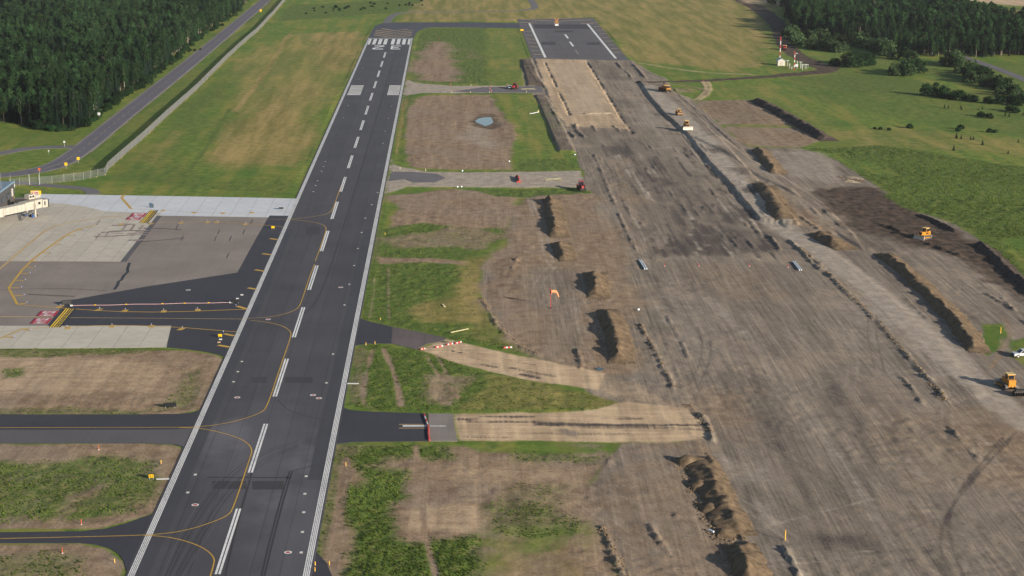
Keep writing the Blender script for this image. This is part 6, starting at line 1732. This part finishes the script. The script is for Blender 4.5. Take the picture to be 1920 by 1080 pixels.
# ------------------------------------------------------------------ machines (built facing -Y)
def stadium(l, h, n=6):
    r = h / 2; pts = []
    for i in range(n + 1): a = -math.pi / 2 + math.pi * i / n; pts.append((l / 2 - r + r * math.cos(a), r + r * math.sin(a)))
    for i in range(n + 1): a = math.pi / 2 + math.pi * i / n; pts.append((-l / 2 + r + r * math.cos(a), r + r * math.sin(a)))
    return pts
def wheel(e, x, y, r, w_, rim="rim_metal", name="wheel"):
    wq = MB().cyl((x - w_ / 2, y, r), (x + w_ / 2, y, r), r, n=16).build(name, "tyre_rubber", e, .03)
    s = 1 if x > 0 else -1
    MB().cyl((x + s * (w_ / 2 - .02), y, r), (x + s * (w_ / 2 + .03), y, r), r * .55, n=12).build("rim", rim, wq)
def at_ground(px, py): x, y = g(px, py); return (x, y, max(zat(x, y), 0) + .02)
def bulldozer(px, py, rz, label, s=1.0, blade="blade_steel", ripper=True, blade_on=True, brz=0.0):
    e = thing("bulldozer", label, "bulldozer", at_ground(px, py), rz); e.scale = (s, s, s)
    for k in (-1, 1):
        tr = MB().prism(stadium(4.0, 1.15), 'x', k * 1.15 - .32, k * 1.15 + .32).build("track", "track_steel", e)
        MB().prism(stadium(2.9, .6), 'x', k * 1.15 + k * .30, k * 1.15 + k * .36).build("roller_frame", "machine_black", tr).location = (0, 0, .27)
    MB().box((0, .2, 1.0), (1.7, 3.6, .9)).build("chassis", "machine_yellow", e, .05)
    MB().box((0, -1.0, 1.75), (1.25, 2.0, .95), top=.9, topy=.95).build("engine_hood", "machine_yellow", e, .06)
    MB().box((0, -2.02, 1.7), (1.1, .06, .8)).build("grille", "machine_black", e)
    MB().box((0, 1.45, 1.75), (1.7, 1.0, 1.0)).build("fuel_tank", "machine_yellow", e, .08)
    cb = MB().box((0, .5, 2.55), (1.55, 1.5, 1.35), top=.92).build("cab", "machine_yellow", e, .05)
    for k in (-1, 1): MB().box((0, .5 + k * .72, 2.62), (1.2, .12, .85)).build("window", "cab_glass", cb); MB().box((k * .75, .5, 2.62), (.1, 1.1, .85)).build("window", "cab_glass", cb)
    MB().box((0, .5, 3.3), (1.8, 1.8, .14)).build("roof", "machine_cream", cb, .03)
    MB().cyl((.4, -.9, 2.2), (.4, -.9, 3.2), .07, n=8).build("exhaust", "machine_black", e)
    for k in (-1, 1): MB().box((k * 1.62, -1.0, .62), (.16, 3.4, .26)).build("push_arm", "machine_yellow", e)
    for k in (-1, 1): MB().cyl((k * .5, -1.7, 1.9), (k * .5, -2.7, .9), .08, n=8).build("lift_ram", "machine_yellow", e)
    if blade_on:
        b = MB().prism([(-2.95, .05), (-2.75, .0), (-2.6, .35), (-2.58, .8), (-2.72, 1.3), (-2.88, 1.35), (-2.75, .8)], 'x', -1.95, 1.95).build("blade", blade, e)
    if ripper:
        MB().box((0, 2.3, .9), (1.5, .3, .35)).build("ripper_beam", "machine_yellow", e)
        MB().box((0, 2.45, .5), (.2, .25, 1.0), top=1).build("ripper_tooth", "track_steel", e)
    return e
bulldozer(1890, 727, math.pi + .12, "yellow bulldozer seen from behind near the white pickup", 1.04, ripper=False)
bulldozer(1733, 447, -.9, "yellow bulldozer pushing dark topsoil beside the tall weeds", 1.0)
bulldozer(1287, 246, .08, "yellow bulldozer with wide pale blade on the upper haul road", 1.12, ripper=False)
x, y = g(1912, 741)
e = thing("disc_harrow", "dark towed disc harrow behind the bulldozer", "harrow", (x, y, zat(x, y) + .05), .1)
MB().box((0, 0, .9), (3.2, .25, .25)).build("beam", "track_steel", e); MB().box((0, 1.6, .9), (.25, 3.0, .2)).build("drawbar", "track_steel", e); MB().box((0, -.9, .9), (3.4, .25, .25)).build("beam", "track_steel", e)
for i in range(9):
    MB().cyl((-1.6 + i * .4, 0, .5), (-1.53 + i * .4, 0, .5), .5, n=14).build("disc", "machine_black", e); MB().cyl((-1.6 + i * .4, -.9, .5), (-1.53 + i * .4, -.9, .5), .5, n=14).build("disc", "machine_black", e)
MB().box((0, -.45, 1.2), (2.6, .8, .5)).build("ballast_box", "machine_black", e)

def pickup(px, py, rz, label, body="vehicle_white"):
    e = thing("pickup_truck", label, "pickup truck", at_ground(px, py), rz)
    MB().prism([(-2.75, .45), (-2.75, .95), (-2.6, 1.08), (-1.35, 1.14), (2.7, 1.14), (2.7, .5)], 'x', -.95, .95).build("body", body, e, .05)
    c = MB().prism([(-1.4, 1.1), (-.6, 1.82), (.85, 1.86), (1.1, 1.1)], 'x', -.85, .85).build("cab", body, e, .04)
    MB().add([(-.76, -1.36, 1.2), (.76, -1.36, 1.2), (.7, -.72, 1.76), (-.7, -.72, 1.76)], [(0, 1, 2, 3)]).build("windscreen", "cab_glass", c)
    for k in (-1, 1):
        MB().prism([(-1.1, 1.18), (-.55, 1.7), (.75, 1.72), (.95, 1.18)], 'x', k * .83, k * .87).build("side_window", "cab_glass", c)
        for yy in (-1.75, 1.75): wheel(e, k * .86, yy, .4, .26)
        MB().box((k * .7, -2.77, .85), (.35, .06, .2)).build("headlight", "sign_white", e)
    MB().box((0, 1.9, 1.15), (1.6, 1.5, .06)).build("bed_liner", "machine_black", e)
    MB().box((0, -2.8, .55), (1.8, .14, .22)).build("bumper", "machine_black", e); MB().box((0, -2.77, .83), (.9, .05, .26)).build("grille", "machine_black", e)
    return e
pickup(1919, 669, -math.pi / 2 + .12, "white pickup truck parked on grass beside the bulldozer")
pickup(955, 166.5, .2, "white and teal service truck beside the red tractor", "vehicle_white")
def haul_truck(px, py, rz, label, front="machine_yellow", s=1.0):
    e = thing("haul_truck", label, "haul truck", at_ground(px, py), rz); e.scale = (s, s, s)
    for k in (-1, 1):
        for yy in (-2.6, 1.6, 3.2): wheel(e, k * 1.15, yy, .75, .55, "machine_yellow")
    MB().box((0, .2, 1.1), (1.2, 8.4, .5)).build("frame", "machine_black", e)
    MB().box((0, -3.4, 1.75), (2.2, 1.8, 1.1), top=.92).build("engine_hood", front, e, .08)
    cb = MB().box((0, -1.9, 2.5), (2.1, 1.5, 1.7), top=.88).build("cab", front, e, .08)
    MB().box((0, -2.66, 2.75), (1.7, .12, .85)).build("windscreen", "cab_glass", cb)
    for k in (-1, 1): MB().box((k * 1.0, -1.9, 2.75), (.1, 1.0, .8)).build("side_window", "cab_glass", cb)
    MB().box((0, -4.32, 1.5), (1.5, .08, .5)).build("grille", "machine_black", e)
    MB().box((0, 2.0, 2.35), (2.6, 4.6, 1.7), top=1.12).build("dump_body", "machine_yellow", e, .06)
    MB().box((0, -.55, 3.3), (2.9, .9, .2)).build("body_canopy", "machine_cream", e)
    return e
haul_truck(1250, 175.5, .1, "yellow haul truck parked at the top of the haul road")
haul_truck(1471, 93.5, -.15, "orange-fronted haul truck coming down the dark earth road", "machine_red", .85)
def roller(px, py, rz, label):
    e = thing("road_roller", label, "roller", at_ground(px, py), rz)
    MB().cyl((-1.15, -1.9, .8), (1.15, -1.9, .8), .8, n=20).build("drum", "track_steel", e)
    MB().box((0, -1.9, 1.0), (2.7, 2.0, .3)).build("drum_frame", "machine_yellow", e, .04)
    for k in (-1, 1): MB().box((k * 1.28, -1.9, .9), (.12, 2.0, .35)).build("yoke", "machine_yellow", e); wheel(e, k * .95, 1.4, .8, .55, "machine_yellow")
    MB().box((0, 1.5, 1.6), (2.0, 2.4, 1.0), top=.9).build("engine_hood", "machine_yellow", e, .06)
    MB().box((0, -.2, 1.2), (1.6, 1.4, .5)).build("deck", "machine_yellow", e)
    for a in (-.7, .7):
        for b in (-.75, .5): MB().cyl((a, b, 1.4), (a, b, 2.9), .05, n=6).build("canopy_post", "machine_black", e)
    MB().box((0, -.1, 2.95), (1.9, 1.7, .12)).build("canopy", "machine_cream", e, .03)
    MB().box((0, .1, 1.75), (.6, .6, .7)).build("seat", "machine_black", e); MB().cyl((.5, 1.8, 2.0), (.5, 1.8, 3.0), .07, n=8).build("exhaust", "machine_black", e)
roller(1273, 219.5, .1, "yellow road roller with pale canopy on the upper haul road")
def tractor(px, py, rz, label, s=1.0):
    e = thing("tractor", label, "tractor", at_ground(px, py), rz); e.scale = (s, s, s)
    for k in (-1, 1): wheel(e, k * .95, .7, .82, .5, "machine_red"); wheel(e, k * .8, -1.5, .5, .35, "machine_red")
    MB().box((0, -1.1, 1.25), (.8, 1.9, .75), top=.9).build("engine_hood", "machine_red", e, .06); MB().box((0, 0, .8), (.7, 3.4, .35)).build("chassis", "machine_black", e)
    cb = MB().box((0, .55, 2.0), (1.4, 1.35, 1.3), top=.9).build("cab", "cab_glass", e, .04)
    MB().box((0, .55, 2.7), (1.5, 1.5, .14)).build("roof", "machine_red", cb, .03)
    for k in (-1, 1): MB().box((k * .95, .7, 1.7), (.5, 1.5, .1)).build("mudguard", "machine_red", e)
    MB().cyl((.3, -1.2, 1.5), (.3, -1.2, 2.6), .05, n=6).build("exhaust", "machine_black", e)
    MB().box((0, 2.0, .8), (2.0, .5, .7)).build("rear_implement", "machine_black", e); MB().box((0, -2.5, .7), (1.8, .3, .6)).build("front_weight", "machine_black", e)
tractor(1090, 357, .15, "red and black tractor on the grass strip by the gravel crossing", 1.2)
tractor(964.5, 167, -.4, "red tractor on the far asphalt crossing beside the cream cross", 1.15)
def excavator(px, py, rz, label):
    e = thing("excavator", label, "excavator", at_ground(px, py), rz)
    for k in (-1, 1): MB().prism(stadium(3.4, .8), 'x', k * 1.0 - .28, k * 1.0 + .28).build("track", "machine_black", e)
    MB().box((0, .4, 1.35), (2.3, 2.7, .9)).build("house", "machine_red", e, .06)
    cb = MB().box((-.65, -.6, 2.0), (.9, 1.3, 1.5), top=.9).build("cab", "machine_red", e, .04); MB().box((-.65, -1.22, 2.1), (.75, .1, 1.0)).build("window", "cab_glass", cb)
    for nm, a, b, r_ in (("boom", (.35, -.8, 1.5), (.35, -3.0, 4.0), .22), ("stick", (.35, -3.0, 4.0), (.35, -4.8, 2.2), .17)): MB().cyl(a, b, r_, r_ * .8, 8).build(nm, "machine_black", e)
    MB().prism([(-5.3, .9), (-4.6, 1.0), (-4.5, 2.2), (-4.9, 2.3), (-5.4, 1.6)], 'x', -.15, .85).build("bucket", "track_steel", e)
excavator(1241, 173, 2.6, "red excavator with dark boom beside the parked haul truck")

# a few cones and pale boxes by the crossings
def cone(px, py, label, group):
    x, y = g(px, py); e = thing("traffic_cone", label, "cone", (x, y, max(zat(x, y), .02)), 0, group)
    MB().cyl((0, 0, .04), (0, 0, .85), .26, .05, 12).build("body", "safety_orange", e); MB().box((0, 0, .03), (.65, .65, .06)).build("base", "safety_orange", e); MB().cyl((0, 0, .4), (0, 0, .58), .175, .13, 12).build("stripe", "sign_white", e)
for px, py in ((951, 160.5), (921, 163), (921, 171.5), (918.5, 167), (845, 160)): cone(px, py, "orange traffic cone on the far crossing near the service truck", "cones on the far crossing")
for px, py in ((858, 351.5), (865.5, 351.2), (867, 321.5), (955, 303.5), (1078, 291), (1197, 582)):
    x, y = g(px, py); e = thing("marker_box", "small white box-shaped ground marker by the works", "marker", (x, y, max(zat(x, y), 0)), .3, "white ground markers by the works")
    MB().box((0, 0, .3), (.5, .4, .4), top=.8).build("box", "pipe_white", e); MB().box((0, 0, .42), (.2, .2, .06)).build("lid", "panel_cream", e)

# ------------------------------------------------------------------ thin evening haze
hz = bpy.data.materials.new("haze_air"); hz.use_nodes = True
hn = hz.node_tree; hn.nodes.remove(hn.nodes["Principled BSDF"])
pv = hn.nodes.new("ShaderNodeVolumePrincipled"); pv.inputs["Color"].default_value = (.86, .91, 1.0, 1); pv.inputs["Density"].default_value = 0.000028; pv.inputs["Anisotropy"].default_value = 0.2
hn.links.new(pv.outputs[0], hn.nodes["Material Output"].inputs["Volume"])
hb = MB().box((0, 6000, H / 2 + .5), (25000, 22000, H + 8)).build("haze", hz)
tag(hb, "thin pale evening haze over the airfield", "haze", None, "stuff")
